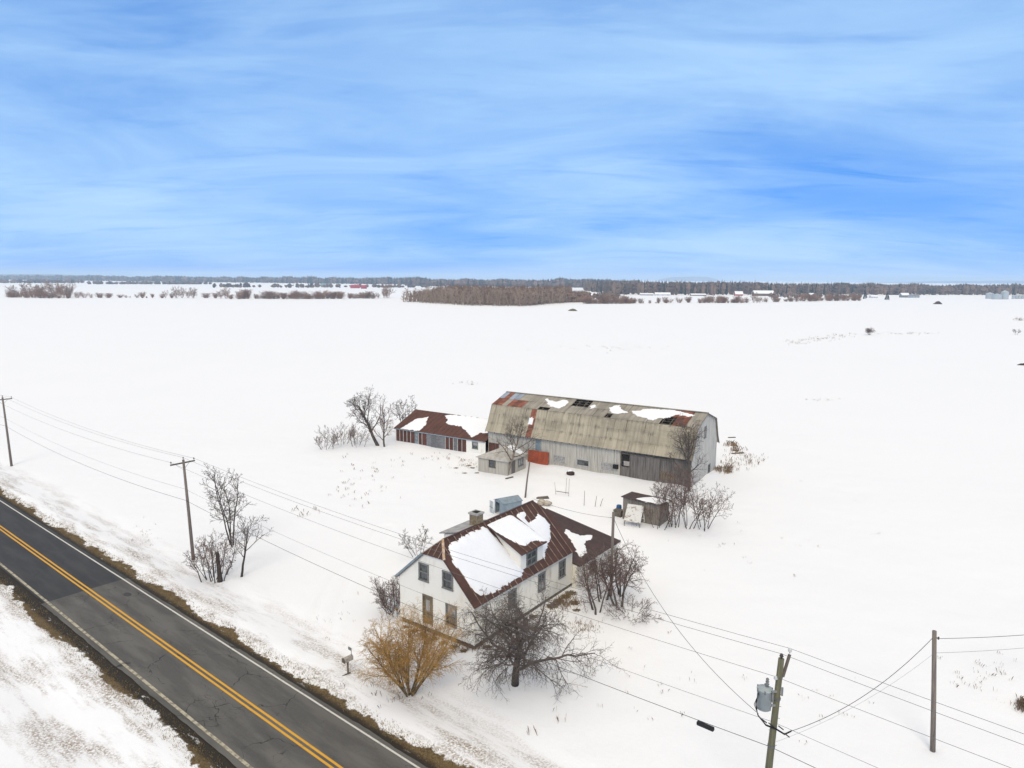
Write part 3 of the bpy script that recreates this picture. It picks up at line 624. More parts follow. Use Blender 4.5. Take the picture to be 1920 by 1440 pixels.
q = MB(); Bf.box(q, 8.5, 9.4, 2.05, 3.75, -.05, -.01); q.build('loft_door', M['bluemetal'], barn)
for k in range(3):
    q = MB(); Bf.box(q, .15 + k * .62, .72 + k * .62, -.3, 2.2, .04, .09); q.build('patch_panel', M['panelbrown'], barn)
planks(Bg, By0, By1, -.6, zgab, [(5.15, 6.05, 5.95, 7.55), (7.65, 8.75, .45, 1.65)], .25).build('gable_wall', M['barnend'], barn)
planks(Bg0, .25, 11.55, -.4, lambda a: zgab(11.8 - a), [], .25).build('gable_wall', M['barnboard'], barn)
planks(Bk, 0, BLn, -.4, bz, [], .5).build('rear_wall', M['barnboard'], barn)
window(barn, Bg, 5.15, 6.05, 5.95, 7.55, glass=('curtain',), cas=.1); window(barn, Bg, 7.65, 8.75, .45, 1.65, glass=('glass',), cas=.1)
MB().box(.1, .4, -.3, BLn - .1, By1 - .1, .05).build('barn_floor', M['wood'], barn)
# rafters and purlins under the sheets
for i in range(28):
    x = .3 + i * (BLn - .6) / 27
    for m_ in (0, 1):
        pr = [(w if m_ == 0 else 11.8 - w, z - .18) for w, z in prof]
        k = MB()
        for (a, p), (b_, q) in zip(pr, pr[1:]): k.bar((x, a, p), (x, b_, q), .09, .14)
        k.build('rafter', M['wood'], barn)
for w in (1.9, 2.6, 3.3, 4.0, 4.7, 5.4):
    for m_ in (0, 1):
        y = w if m_ == 0 else 11.8 - w
        MB().bar((.05, y, zprof(w) - .075), (BLn - .05, y, zprof(w) - .075), .13, .05).build('purlin', M['wood'], barn)
# corrugated sheets: stains run on from sheet to sheet, so they are laid out on the barn
def tin(name, c1_, c2_, stain):
    m = bpy.data.materials.new(name); m.use_nodes = True; t = m.node_tree; b = t.nodes['Principled BSDF']; b.inputs['Roughness'].default_value = .7; b.inputs['Specular IOR Level'].default_value = .3
    tc_ = nd(t, 'ShaderNodeTexCoord'); tc_.object = barn; v = tc_.outputs['Object']
    def mpd_(sc_):
        mm = nd(t, 'ShaderNodeMapping'); mm.inputs['Scale'].default_value = sc_; lk(t, v, mm.inputs[0]); return mm.outputs[0]
    streak = noise_n(t, mpd_((3.2, .12, .1)), 1.0, 6, .65); big = noise_n(t, mpd_((.18, .4, .4)), 1.0, 4, .55)
    c = mixc(t, maprange(t, streak, .36, .66), c1_, c2_); c = mixc(t, math_n(t, 'MULTIPLY', maprange(t, big, .45, .7), .5), c, tuple(x * .62 for x in c2_))
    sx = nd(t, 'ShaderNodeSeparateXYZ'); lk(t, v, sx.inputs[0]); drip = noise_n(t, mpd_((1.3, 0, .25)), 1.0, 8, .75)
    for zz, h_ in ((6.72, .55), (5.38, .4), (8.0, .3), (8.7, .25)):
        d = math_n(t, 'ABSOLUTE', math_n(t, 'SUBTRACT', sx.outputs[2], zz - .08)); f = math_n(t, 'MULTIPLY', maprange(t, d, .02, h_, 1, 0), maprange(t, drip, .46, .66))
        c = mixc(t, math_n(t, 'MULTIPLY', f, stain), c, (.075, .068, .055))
    oi = nd(t, 'ShaderNodeObjectInfo'); k = maprange(t, oi.outputs['Random'], 0, 1, .93, 1.06, False); cc = nd(t, 'ShaderNodeCombineColor'); [lk(t, k, cc.inputs[i]) for i in range(3)]
    lk(t, mixc(t, 1.0, c, cc.outputs[0], 'MULTIPLY'), b.inputs['Base Color']); return m
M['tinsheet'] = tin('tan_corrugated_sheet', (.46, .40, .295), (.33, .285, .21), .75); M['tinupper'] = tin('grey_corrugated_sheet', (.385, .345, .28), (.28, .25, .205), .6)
NC = 36; S0, S1 = -.28, BLn + .28; CW = (S1 - S0) / NC
def sheet_mesh(name, a, b, width, waves, m, lap=.04, sub=None):
    (w0, z0), (w1, z1) = a, b; dv = Vector((0, w1 - w0, z1 - z0)); n_ = Vector((0, -dv.z, dv.y)).normalized(); dv_ = dv.normalized()
    vs = []; k = waves * 2; prf = [(width * i / k + (0 if i in (0, k) else 0), .022 if i % 2 else -.006) for i in range(k + 1)]
    p0 = Vector((0, w0, z0)) - dv_ * lap; p1 = Vector((0, w1, z1))
    for x, h in prf: vs += [p0 + Vector((x, 0, 0)) + n_ * (h + .03), p1 + Vector((x, 0, 0)) + n_ * h]
    return MB().add(vs, [(2 * i, 2 * i + 2, 2 * i + 3, 2 * i + 1) for i in range(k)]).mesh(name, m)
rows = list(zip(prof, prof[1:])); rr = random.Random(4)
cache = {}
def sheet(i, r, m_, cutlo=0.0, cuthi=1.0):
    key = (r, m_, cutlo, cuthi)
    if key not in cache:
        (a, p), (b_, q) = rows[r]; A1 = (a + (b_ - a) * cutlo, p + (q - p) * cutlo); B1 = (a + (b_ - a) * cuthi, p + (q - p) * cuthi)
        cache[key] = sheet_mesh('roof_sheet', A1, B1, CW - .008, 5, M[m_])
    o = link('roof_sheet', cache[key], barn); o.location = (S0 + i * CW, 0, 0)
    o.rotation_euler = (rr.uniform(-.002, .002), rr.uniform(-.004, .004), 0); return o
for i in range(NC):
    sc_ = S0 + (i + .5) * CW
    for r in range(5):
        m_ = 'tinsheet' if r < 3 else 'tinupper'; lo, hi = 0.0, 1.0
        if r < 3 and 7.0 < sc_ < 7.75: m_ = 'tinrust'
        if r == 3:
            if sc_ < 4.9 and i != 2: m_ = 'tinrust'
            if 27.3 < sc_ < 29.0: continue
            if 19.3 < sc_ < 20.25: lo = .55
            if 6.6 < sc_ < 7.3: lo = .3
            if 8.3 < sc_ < 9.4: lo = .42
            if 29.3 < sc_ < 31.0: m_ = 'tinrust'; 
        if r == 4:
            if sc_ < 3.1: m_ = 'tinblue' if i in (0, 2, 3) else 'tinrust'
            if 12.9 < sc_ < 15.3: continue
            if 28.0 < sc_ < 31.0: m_ = 'tinrust'
        if lo == hi: continue
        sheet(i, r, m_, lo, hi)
for r in range(5):      # the far slopes, out of the photograph's sight: long sheets
    (a, p), (b_, q) = rows[r]
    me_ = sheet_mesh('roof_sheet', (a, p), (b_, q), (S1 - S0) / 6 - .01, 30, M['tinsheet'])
    for i in range(6):
        o = link('roof_sheet', me_, barn); o.rotation_euler = (0, 0, math.pi); o.location = (S0 + (i + 1) * (S1 - S0) / 6, 11.8, 0)
MB().bar((S0, 5.9, 9.45), (S1, 5.9, 9.45), .4, .05).build('ridge_cap', M['tinupper'], barn)
for s_ in (S0 + .05, S1 - .05):   # barge boards on both gable ends
    for m_ in (0, 1):
        k = MB(); pr = [(w if m_ == 0 else 11.8 - w, z - .07) for w, z in prof]
        for (a, p), (b_, q) in zip(pr, pr[1:]): k.bar((s_, a, p), (s_, b_, q), .05, .17)
        k.build('barge_board', M['darkboard'], barn)
def PB(s, w, h=0.0): return Vector((s, w, zprof(w))) + Vector((0, -.31, .95)) * (h + .02)
for poly in ([(7.47, 5.06), (8.66, 3.63), (9.64, 2.99), (11.06, 2.65), (11.56, 3.54), (11.66, 4.73), (10.43, 5.19), (9.66, 4.31), (8.52, 4.55)], [(18.6, 4.37), (19.61, 2.91), (20.78, 3.3), (21.6, 3.7), (20.68, 4.02), (19.52, 5.38), (19.05, 5.14)], [(15.41, 4.23), (15.97, 3.8), (16.5, 4.11), (15.83, 4.75)], [(21.97, 4.13), (23.24, 3.2), (25.93, 2.34), (26.48, 3.09), (28.06, 3.86), (28.74, 4.6), (30.34, 4.37), (30.86, 4.91), (29.62, 5.26), (27.41, 5.62), (25.37, 5.39), (23.35, 5.04), (23.18, 4.39)]):
    snow_patch(barn, PB, poly, .12, .16, .2)
def PBl(s, w, h=0.0): return Vector((s, w, zprof(w))) + Vector((0, -.92, .39)) * (h + .03)
snow_patch(barn, PBl, [(6.95, .72), (7.6, .7), (7.62, .98), (7.3, 1.02), (7.0, .95)], .1, .08, .04)
# ------------------------------------------------------------------ low shed against the barn
low = thing('low_shed', 'long low shed with rust brown roof and patched panel front beside the barn', 'shed', b2w(-18.2, -.5), BA)
LS = 18.15; LWd = 11.6; lsl = (4.7 - 2.4) / 5.8
def zs(w): return 2.4 + (w + .15) * lsl if w <= 5.65 else 4.7 - (w - 5.65) * lsl
Lw = Wall((0, 0, 0), (1, 0, 0), (0, -1, 0))
x = 0.0; seq = ['b'] * 5 + ['w'] + ['b', 'r'] + ['p', 'p', 'p', 'p'] + ['r', 'r', 'g', 'b', 'b']
wd_ = [.78, .78, .78, .8, .82, .85, .75, .9, .98, .98, .98, .98, .8, .8, .85, .85, .82]
for kx, ww in zip(seq, wd_):
    mm = {'b': 'panelbrown', 'r': 'panelbrown', 'p': 'panelgrey', 'g': 'panelgrey', 'w': 'bluemetal'}[kx]
    q = MB(); Lw.box(q, x + .01, x + ww - .01, -.4, 2.35, -.06, .02 + rr.uniform(0, .03)); q.build('wall_panel', M[mm], low)
    if kx in 'brg':
        q = MB(); Lw.box(q, x - .05, x + .06, -.4, 2.33, .0, .075); q.build('batten', M['batten'], low)
    if kx == 'w': window(low, Lw, x + .1, x + ww - .1, .9, 2.1, glass=('curtain', 'glass'), cas=.07)
    x += ww
planks(Lw, x, LS, -.4, lambda a: 2.36, [(15.65, 16.75, 1.0, 2.1)], .6, gap=.004).build('white_wall', M['siding'], low)
window(low, Lw, 15.65, 16.75, 1.0, 2.1, glass=('glass', 'curtain'))
Le = Wall((0, 11.3, 0), (0, -1, 0), (-1, 0, 0)); planks(Le, 0, 11.3, -.4, lambda a: zs(11.3 - a) - .08, [], .3).build('end_wall', M['panelgrey'], low)
Lk = Wall((LS, 11.3, 0), (-1, 0, 0), (0, 1, 0)); planks(Lk, 0, LS, -.4, lambda a: 2.3, [], .5).build('rear_wall', M['panelgrey'], low)
ln = Vector((0, -lsl, 1)).normalized(); ln2 = Vector((0, lsl, 1)).normalized()
def PLS(s, w, h=0.0): return Vector((s, w, zs(w))) + ln * h
nsh = 20
for i in range(nsh):
    a = -.35 + (LS + .35) * i / nsh; b_ = -.35 + (LS + .35) * (i + 1) / nsh
    MB().slab([p - ln * .06 for p in (PLS(a + .003, -.15), PLS(b_ - .003, -.15), PLS(b_ - .003, 5.65), PLS(a + .003, 5.65))], ln * .07).build('roof_sheet', M['shedroof'], low)
    MB().bar(PLS(a, -.15, .02), PLS(a, 5.65, .02), .035, .035, ln).build('seam', M['shedroof'], low)
MB().slab([(-.35, 5.65, 4.64), (LS, 5.65, 4.64), (LS, 11.5, 4.64 - 5.85 * lsl), (-.35, 11.5, 4.64 - 5.85 * lsl)], (0, 0, .07)).build('rear_roof', M['shedroof'], low)
MB().bar((-.4, -.18, 2.33), (LS, -.18, 2.33), .05, .14).build('eave_board', M['bluemetal'], low)
MB().bar((-.37, -.2, 2.36), (-.37, 5.65, 4.66), .05, .14).build('rake_board', M['wood'], low)
snow_patch(low, PLS, [(1.09, -.03), (1.44, 1.47), (1.79, 2.99), (3.05, 3.57), (3.62, 4.01), (3.88, 3.25), (4.79, 1.83), (4.83, .12)], .15, .16, .15, lim=(-.3, 20, -.1, 5.6))
snow_patch(low, PLS, [(6.43, 5.05), (7.4, 5.4), (10.77, 5.6), (18.1, 5.6), (18.1, 2.6), (17.2, 2.1), (15.73, 1.81), (15.47, .73), (15.2, .53), (13.48, 1.79), (11.53, 2.75), (9.45, 2.94), (8.2, 3.16), (7.96, 4.06)], .15, .16, .2, lim=(-.3, 18.12, -.1, 5.62))
# ------------------------------------------------------------------ milk house
mk = thing('milk_house', 'small grey milk house with pale hip roof in front of the barn', 'shed', b2w(3.85, -8.05), BA)
Mf = Wall((0, 0, 0), (1, 0, 0), (0, -1, 0)); Mr = Wall((4.9, 0, 0), (0, 1, 0), (1, 0, 0)); Mb_ = Wall((4.9, 5, 0), (-1, 0, 0), (0, 1, 0)); Ml = Wall((0, 5, 0), (0, -1, 0), (-1, 0, 0))
planks(Mf, 0, 4.9, -.4, lambda a: 2.2, [(1.85, 2.95, .95, 2.0)], .25).build('front_wall', M['milkwall'], mk)
planks(Mr, 0, 5, -.4, lambda a: 2.2, [(1.1, 2.1, -.1, 1.95), (2.9, 4.3, .75, 1.85)], .25).build('side_wall', M['milkwall'], mk)
planks(Mb_, 0, 4.9, -.4, lambda a: 2.2, [], .4).build('rear_wall', M['milkwall'], mk); planks(Ml, 0, 5, -.4, lambda a: 2.2, [], .4).build('side_wall', M['milkwall'], mk)
window(mk, Mf, 1.85, 2.95, .95, 2.0, glass=('glass',), cas=.07, frame='wood'); window(mk, Mr, 2.9, 4.3, .75, 1.85, glass=('curtain',), cols=2, cas=.1)
q = MB(); Mr.box(q, 1.12, 2.08, -.1, 1.93, -.05, .0); q.build('door', M['darkboard'], mk)
e = .3; ap, aq = (2.4, 2.1, 3.25), (2.4, 5.0, 3.25); c0, c1, c2, c3 = (-e, -e, 2.12), (4.9 + e, -e, 2.12), (4.9 + e, 5 + e, 2.12), (-e, 5 + e, 2.12)
aq = (2.4, 5 + e, 3.25)
for pts in ((c0, c1, ap), (c1, c2, aq, ap), (c3, c0, ap, aq)):
    MB().slab(pts, (0, 0, .08)).build('roof_slope', M['milkroof'], mk)
def PM(s, w, h=0.0): return Vector((s, w, 3.3 - (s - 2.4) * 1.13 / 2.8 + h))
snow_patch(mk, PM, [(2.6, 3.6), (3.6, 3.4), (4.6, 3.9), (4.9, 4.9), (2.6, 5.1)], .16, .14, .12)
# ------------------------------------------------------------------ red sheet, board shed, metal shed
q = MB(); W_ = Wall((0, 0, 0), (1, 0, 0), (0, -1, 0))
rs_ = thing('red_sheet_panel', 'orange red metal sheet standing against the barn front', 'panel', b2w(7.45, -.35, gz(*b2w(7.45, -.35)[:2])), BA)
for i in range(4):
    q = MB(); a = i * .89; q.hexa([(a + .01, 0, -.2), (a + .87, 0, -.2), (a + .87, .05, -.2), (a + .01, .05, -.2), (a + .01, .28, 1.75 + .06 * (i % 2)), (a + .87, .28, 1.8), (a + .87, .33, 1.8), (a + .01, .33, 1.75 + .06 * (i % 2))]); q.build('sheet', M['redsheet'], rs_)
q = MB(); q.bar((0, .2, .5), (3.56, .2, .5), .06); q.bar((0, .33, 1.4), (3.56, .33, 1.4), .06); q.build('rail', M['wood'], rs_)
bs = thing('board_shed', 'small weathered board shed with dark flat roof beside the bare shrubs', 'shed', (12.95, 79.1, 0), R(-33))
Sf = Wall((0, 0, 0), (1, 0, 0), (0, -1, 0)); Sr = Wall((4.5, 0, 0), (0, 1, 0), (1, 0, 0)); Sl = Wall((0, 2.6, 0), (0, -1, 0), (-1, 0, 0)); Sb = Wall((4.5, 2.6, 0), (-1, 0, 0), (0, 1, 0))
planks(Sf, 0, 4.5, -.3, lambda a: 2.62 - .03 * a + .05 * nz(a * 2, 1), [], .2, ragged=.15).build('front_wall', M['shedboard'], bs); planks(Sr, 0, 2.6, -.3, lambda a: 2.45 - a * .1, [], .2, ragged=.1).build('side_wall', M['shedboard'], bs)
planks(Sl, 0, 2.6, -.3, lambda a: 2.55 - (2.6 - a) * .1, [], .2).build('side_wall', M['shedboard'], bs); planks(Sb, 0, 4.5, -.3, lambda a: 2.25, [], .2).build('rear_wall', M['shedboard'], bs)
for i in range(5):
    a = -.2 + i * .98; z_ = 2.66 - .03 * a; j_ = rr.uniform(-.04, .05)
    MB().slab([(a + .004, -.35 + j_, z_ + .03), (a + .976, -.35 + j_, z_), (a + .976, 2.85, z_ - .25 + j_), (a + .004, 2.85, z_ - .22 + j_)], (0, 0, .07)).build('roof_sheet', M['wingroof'], bs)
def PSB(s, w, h=0.0): return Vector((s, w, 2.74 - .03 * s - (w + .35) * .075 + h))
snow_patch(bs, PSB, [(1.5, .1), (2.4, -.2), (4.4, -.1), (4.6, 2.3), (2.6, 2.4), (1.9, 1.2)], .12, .12, .14)
ms = thing('metal_garden_shed', 'small blue grey metal garden shed with its door standing open', 'shed', (-1.95, 80.9, 0), R(-58)); ms.scale = (.88, .85, .9)
for nm, A1, A2, nrm in (('side_wall', (0, 0, 0), (0, 1, 0), (-1, 0, 0)), ('side_wall', (2.2, 0, 0), (0, 1, 0), (1, 0, 0)), ('rear_wall', (0, 3.0, 0), (1, 0, 0), (0, 1, 0))):
    Wz = Wall(A1, A2, nrm); planks(Wz, 0, 3.0 if A2[1] else 2.2, -.2, lambda a: 1.85, [], .3, th=.015, back=-.015, gap=.0).build(nm, M['bluemetal'], ms)
Wz = Wall((0, 0, 0), (1, 0, 0), (0, -1, 0)); planks(Wz, 0, 2.2, -.2, lambda a: 1.85, [(.35, 1.3, -.2, 1.7)], .3, th=.015, back=-.015, gap=0).build('front_wall', M['bluemetal'], ms)
for sx in (-1, 1):
    MB().slab([(1.1, -.12, 2.25), (1.1 + 1.25 * sx, -.12, 1.82), (1.1 + 1.25 * sx, 3.12, 1.82), (1.1, 3.12, 2.25)][::sx], (0, 0, .05)).build('roof_slope', M['bluemetal'], ms)
for y in (0.0, 3.0): MB().slab([(0, y, 1.85), (2.2, y, 1.85), (1.1, y, 2.22)], (0, .02, 0)).build('gable', M['bluemetal'], ms)
dd = MB(); dd.box(-.62, -.45, -.02, .33, -.41, 1.68); do = dd.build('door', M['palemetal'], ms); q = MB(); q.box(-.62, -.48, .8, .33, -.45, .86); q.box(-.2, -.48, 0, -.15, -.45, 1.66); q.build('door_rib', M['trim'], do)
MB().box(.02, .06, -.15, 2.18, 2.95, .02).build('shed_floor', M['dark'], ms)
# ------------------------------------------------------------------ poles and wires
def vstack(mb, x, y, z, prof_, n=10):
    mb.tube([(x, y, z + h) for h, r in prof_], [r for h, r in prof_], n); return mb
def pole(label, base, h, lean=(0, 0), r0=.17, r1=.11, m='pole', arm=True, group='utility poles along the road'):
    z0 = gz(base[0], base[1]); t_ = thing('utility_pole', label, 'pole', (base[0], base[1], z0), 0, group)
    hh = h - z0; mb = MB(); mb.tube([(0, 0, -.6), (lean[0] * .5, lean[1] * .5, hh * .5), (lean[0], lean[1], hh)], [r0, (r0 + r1) / 2, r1], 12); mb.build('shaft', M[m], t_, True)
    if arm:
        a = RN * 1.2; c_ = Vector((lean[0], lean[1], hh - .35)) - RD * .16
        MB().bar(c_ - a, c_ + a, .1, .13).build('cross_arm', M['armwood'], t_)
        q = MB()
        for s_ in (-1, 1): q.bar(c_ + a * .62 * s_ - RD * .07, Vector((lean[0], lean[1], hh - 1.05)) - RD * .1, .035, .02)
        q.build('brace', M['steel'], t_)
        for p_ in (c_ - a * .93 + Vector((0, 0, .06)), c_ + a * .93 + Vector((0, 0, .06)), Vector((lean[0], lean[1], hh))):
            q = MB(); vstack(q, p_.x, p_.y, p_.z, [(0, .015), (.12, .015), (.12, .06), (.17, .07), (.2, .04), (.25, .05), (.28, .02)], 8); q.build('insulator', M['brownglaze'], t_)
    return t_
PL_ = Vector((-72.9, 100.6, 0)); P2_ = Vector((-31.2, 66.5, 0)); P3_ = Vector((12.68, 30.95, 0)); st_ = P2_ - PL_
P0_ = PL_ - st_; P4_ = P3_ + st_
pole('grey utility pole with cross arm at the left edge of the field', PL_, 10.1, (-.35, 0)); pole('grey utility pole with cross arm beside the roadside tree clump', P2_, 10.0, (-.45, .1))
pole('grey utility pole up the road before the left edge', P0_, 10.0); pole('grey utility pole down the road beyond the right edge', P4_, 10.0)
b3 = P3_ + Vector((-.45, 0, 0)); z3_ = gz(b3.x, b3.y)
p3 = thing('transformer_pole', 'greenish utility pole carrying a grey transformer in the right foreground', 'pole', (b3.x, b3.y, z3_), 0, None)
hh = 10.0 - z3_
def p3at(z): return Vector((.45 * (z - z3_) / hh, 0, z - z3_))
MB().tube([(0, 0, -.6), tuple(p3at(5)), tuple(p3at(10))], [.19, .165, .135], 16).build('shaft', M['greenpole'], p3, True)
armt = p3at(10.15) + Vector((.42, .12, 0)); MB().bar(p3at(9.15) + Vector((.12, -.1, 0)), armt, .1, .12).build('side_arm', M['armwood'], p3)
MB().tube([tuple(p3at(8.95) + Vector((.14, 0, 0))), tuple(p3at(9.75) + Vector((.33, .08, 0)))], .018, 6).build('brace', M['steel'], p3)
def insul(at_, m_, parent):
    q = MB(); vstack(q, at_.x, at_.y, at_.z, [(0, .02), (.1, .02), (.1, .085), (.15, .1), (.18, .06), (.22, .075), (.26, .03)], 10); q.build('insulator', M[m_], parent, True)
insul(p3at(10.0), 'brownglaze', p3); insul(armt + Vector((0, 0, .05)), 'porcelain', p3); insul(p3at(8.9) + Vector((-.17, -.05, 0)), 'porcelain', p3)
# transformer: can, lid, bushings, brackets
tx = p3at(7.55) + Vector((-.62, -.12, 0))
q = MB(); vstack(q, tx.x, tx.y, tx.z, [(-.02, .24), (.03, .33), (.95, .33), (.97, .36), (1.02, .36), (1.03, .32), (1.1, .2), (1.12, .02)], 20); can = q.build('transformer', M['xfmr'], p3, True)
q = MB()
for a in (0, 1.2, 2.3, 3.3, 4.4, 5.4): q.box(tx.x + .35 * math.cos(a) - .03, tx.y + .35 * math.sin(a) - .03, tx.z + .9, tx.x + .35 * math.cos(a) + .03, tx.y + .35 * math.sin(a) + .03, tx.z + 1.05)
q.build('lid_clamp', M['trim'], can)
q = MB(); vstack(q, tx.x + .1, tx.y, tx.z + 1.05, [(0, .05), (.08, .09), (.12, .05), (.2, .1), (.24, .05), (.32, .09), (.36, .05), (.44, .08), (.5, .03)], 10); q.build('bushing', M['trim'], can, True)
q = MB(); q.bar((tx.x + .3, tx.y, tx.z + .85), tuple(p3at(8.4) + Vector((0, -.08, 0))), .07, .1); q.bar((tx.x + .3, tx.y, tx.z + .15), tuple(p3at(7.7) + Vector((0, -.08, 0))), .07, .1); q.build('bracket', M['steel'], can)
q = MB(); q.box(tx.x + .2, tx.y - .38, tx.z + .55, tx.x + .3, tx.y - .3, tx.z + 1.0); q.tube([(tx.x + .25, tx.y - .36, tx.z + .55), (tx.x + .18, tx.y - .36, tx.z + .1)], .012, 5); q.build('arrester', M['trim'], can)
q = MB(); c_ = p3at(8.35) + Vector((.2, -.05, 0)); q.tube([tuple(c_ + Vector((0, 0, -.18))), tuple(c_ + Vector((0, 0, .22)))], .05, 8); q.build('fuse_cutout', M['steel'], p3)
for k, (dx, zz) in enumerate(((.0, 0), (-.06, .03), (.05, -.03))):
    pts = [Vector((tx.x - .33, tx.y - .1 + dx, tx.z + .85)), Vector((tx.x - .45 + dx, tx.y - .15, tx.z + .3)), Vector((tx.x - .3, tx.y - .15 + dx, tx.z - .25 + zz)), Vector((tx.x + .1, tx.y - .15, tx.z - .75 + zz)), p3at(6.55 + zz) + Vector((.05, -.2, 0)), p3at(6.25 + zz) + Vector((.5, -.15, 0)), p3at(6.35 + zz) + Vector((.85, -.05, 0))]
    MB().tube([tuple(p) for p in pts], .017, 5).build('lead_wire', M['black'], p3, True)
for z_, dx in ((6.95, -.55), (6.75, -.2), (6.6, .28), (6.22, .6)):
    c_ = p3at(z_) + Vector((dx, -.18, 0)); MB().tube([tuple(c_ - RD * .13 + Vector((0, 0, .05))), tuple(c_ + RD * .13 - Vector((0, 0, .05)))], .03, 6).build('connector', M['black'], p3)
q = MB()
for zz, sx in ((8.2, 1), (7.6, 1), (7.0, 1), (6.4, -1), (5.6, 1)): q.bar(p3at(zz), p3at(zz) + Vector((.23 * sx, -.05, 0)), .02)
q.build('step_bolt', M['steel'], p3)
for zz in (5.55, 8.0): MB().tube([tuple(p3at(zz - .05)), tuple(p3at(zz + .05))], .178, 14).build('band', M['wire'], p3)
# pole on the right, pole by the wing
prb = (25.0, 38.3); zp_ = gz(*prb)
pr_ = thing('service_pole', 'plain brown wooden pole standing alone at the right edge', 'pole', (*prb, zp_))
MB().tube([(.03, 0, -.5), (-.3, 0, 3.8), (-.62, 0, 7.55)], [.15, .13, .115], 12).build('shaft', M['pole'], pr_, True)
q = MB(); q.bar((-.6, 0, 7.15), (-.36, -.03, 7.12), .05); q.tube([(-.36, -.03, 7.05), (-.36, -.03, 7.2)], .045, 8); q.build('insulator', M['brownglaze'], pr_)
wpb = (8.75, 58.7); zq_ = gz(*wpb); wp_ = thing('yard_pole', 'weathered grey pole rising behind the shrubs at the rear wing', 'pole', (*wpb, zq_))
MB().tube([(0, 0, -.4), (.02, .0, 4), (.05, 0, 7.6)], [.15, .13, .12], 12).build('shaft', M['pole'], wp_, True)
q = MB(); q.bar((.05, 0, 7.1), (-.2, 0, 7.1), .05); q.build('bracket', M['steel'], wp_)
lp = thing('leaning_pole', 'dark leaning pole behind the metal garden shed', 'pole', (1.75, 86.9, gz(1.75, 86.9)))
MB().tube([(0, 0, -.3), (.25, 0, 2.4), (.55, 0, 4.7)], [.12, .1, .09], 8).build('shaft', M['pole'], lp, True)
def wire(label, pts, sag, r=.0115, name='power_line', mm='wire', group=None):
    out = []
    for a, b_ in zip(pts, pts[1:]):
        a = Vector(a); b_ = Vector(b_); n = 24
        for i in range(n + (1 if b_ == Vector(pts[-1]) else 0)):
            t = i / n; p = a.lerp(b_, t); p.z -= sag * 4 * t * (1 - t); out.append(tuple(p))
    o = MB().tube(out, r, 4).build(name, M[mm], None); return tag(o, label, 'wire', group)
arm = RN * 1.116; G = 'overhead wires between the utility poles'
def topof(P, dx=0.0): return P + Vector((dx, 0, 10.25))
ctop = [topof(P0_), topof(PL_, -.35), topof(P2_, -.45), Vector((P3_.x, P3_.y, 10.24)), topof(P4_)]
wire('middle power line running over the pole tops', ctop, .75, group=G)
pa = Vector((b3.x, b3.y, z3_)) + armt + Vector((0, 0, .3)); pc = Vector((b3.x, b3.y, z3_)) + p3at(8.9) + Vector((-.17, -.05, .22))
wire('power line on the field side ends of the cross arms', [topof(P0_) + arm, topof(PL_, -.35) + arm + Vector((0, 0, -.3)), topof(P2_, -.45) + arm + Vector((0, 0, -.3)), pa, topof(P4_) + arm], .75, group=G)
wire('power line on the road side ends of the cross arms', [topof(P0_) - arm, topof(PL_, -.35) - arm + Vector((0, 0, -.3)), topof(P2_, -.45) - arm + Vector((0, 0, -.3)), pc, topof(P4_) - arm], .75, group=G)
def low_(P, z, dx=0.0): return Vector((P.x + dx - RD.x * .16, P.y - RD.y * .16 - .1, z))
wire('thin neutral wire strung below the power lines', [low_(P0_, 7.1), low_(PL_, 7.1, -.25), low_(P2_, 7.1, -.3), low_(P3_, 6.75), low_(P4_, 7.1)], .8, .011, group=G)
wire('lowest and thickest cable carrying a black splice case', [low_(P0_, 5.9), low_(PL_, 5.9, -.2), low_(P2_, 5.95, -.25), low_(P3_, 5.5, -.15), low_(P4_, 5.8)], .85, .017, name='telephone_cable', mm='black', group=G)
A3 = Vector((b3.x, b3.y, z3_))
def twisted(label, a, b_, sag, name='service_cable'): return wire(label, [a, b_], sag, .016, name, 'black', 'service cables')
twisted('twisted cable from the transformer pole to the lone right pole', A3 + p3at(6.35) + Vector((.85, -.05, 0)), Vector((24.3, 38.3, zp_ + 7.1)), .75)
twisted('twisted cable leaving the lone right pole past the right edge', Vector((24.66, 38.27, zp_ + 7.1)), Vector((52, 45, 7.3)), .8)
wire('thin wire leaving the lone right pole past the right edge', [Vector((24.6, 38.3, zp_ + 6.2)), Vector((52, 45, 6.6))], .8, .010, 'service_cable', 'wire', 'service cables')
wire('thin pale wire sagging to the lone right pole', [A3 + p3at(5.75) + Vector((.2, 0, 0)), Vector((24.4, 38.3, zp_ + 6.1))], .5, .008, 'service_cable', 'steel', 'service cables')
twisted('cable sweeping from the yard pole to the transformer', Vector((8.8, 58.6, zq_ + 7.1)), A3 + p3at(7.3) + Vector((-.85, -.15, 0)), 1.6)
wire('short cable from the yard pole towards the house roof', [Vector((8.6, 58.7, zq_ + 7.1)), h2w(3.9, 13.0, 7.75)], .25, .014, 'service_cable', 'wire', 'service cables')
sc0, sc1 = low_(P2_, 5.95, -.25), low_(P3_, 5.5, -.15); tt = .943; sp_ = sc0.lerp(sc1, tt); sp_.z -= .85 * 4 * tt * (1 - tt) + .17
dv = (sc1 - sc0).normalized(); spl = thing('splice_case', 'black splice case hanging from the lowest cable', 'splice case', sp_)
MB().tube([tuple(-dv * .46), tuple(-dv * .42), tuple(dv * .42), tuple(dv * .46)], [.06, .13, .13, .06], 10).build('case', M['black'], spl)
q = MB(); [q.bar(dv * k, dv * k + Vector((0, 0, .19)), .03) for k in (-.35, .35)]; q.build('hanger', M['steel'], spl)
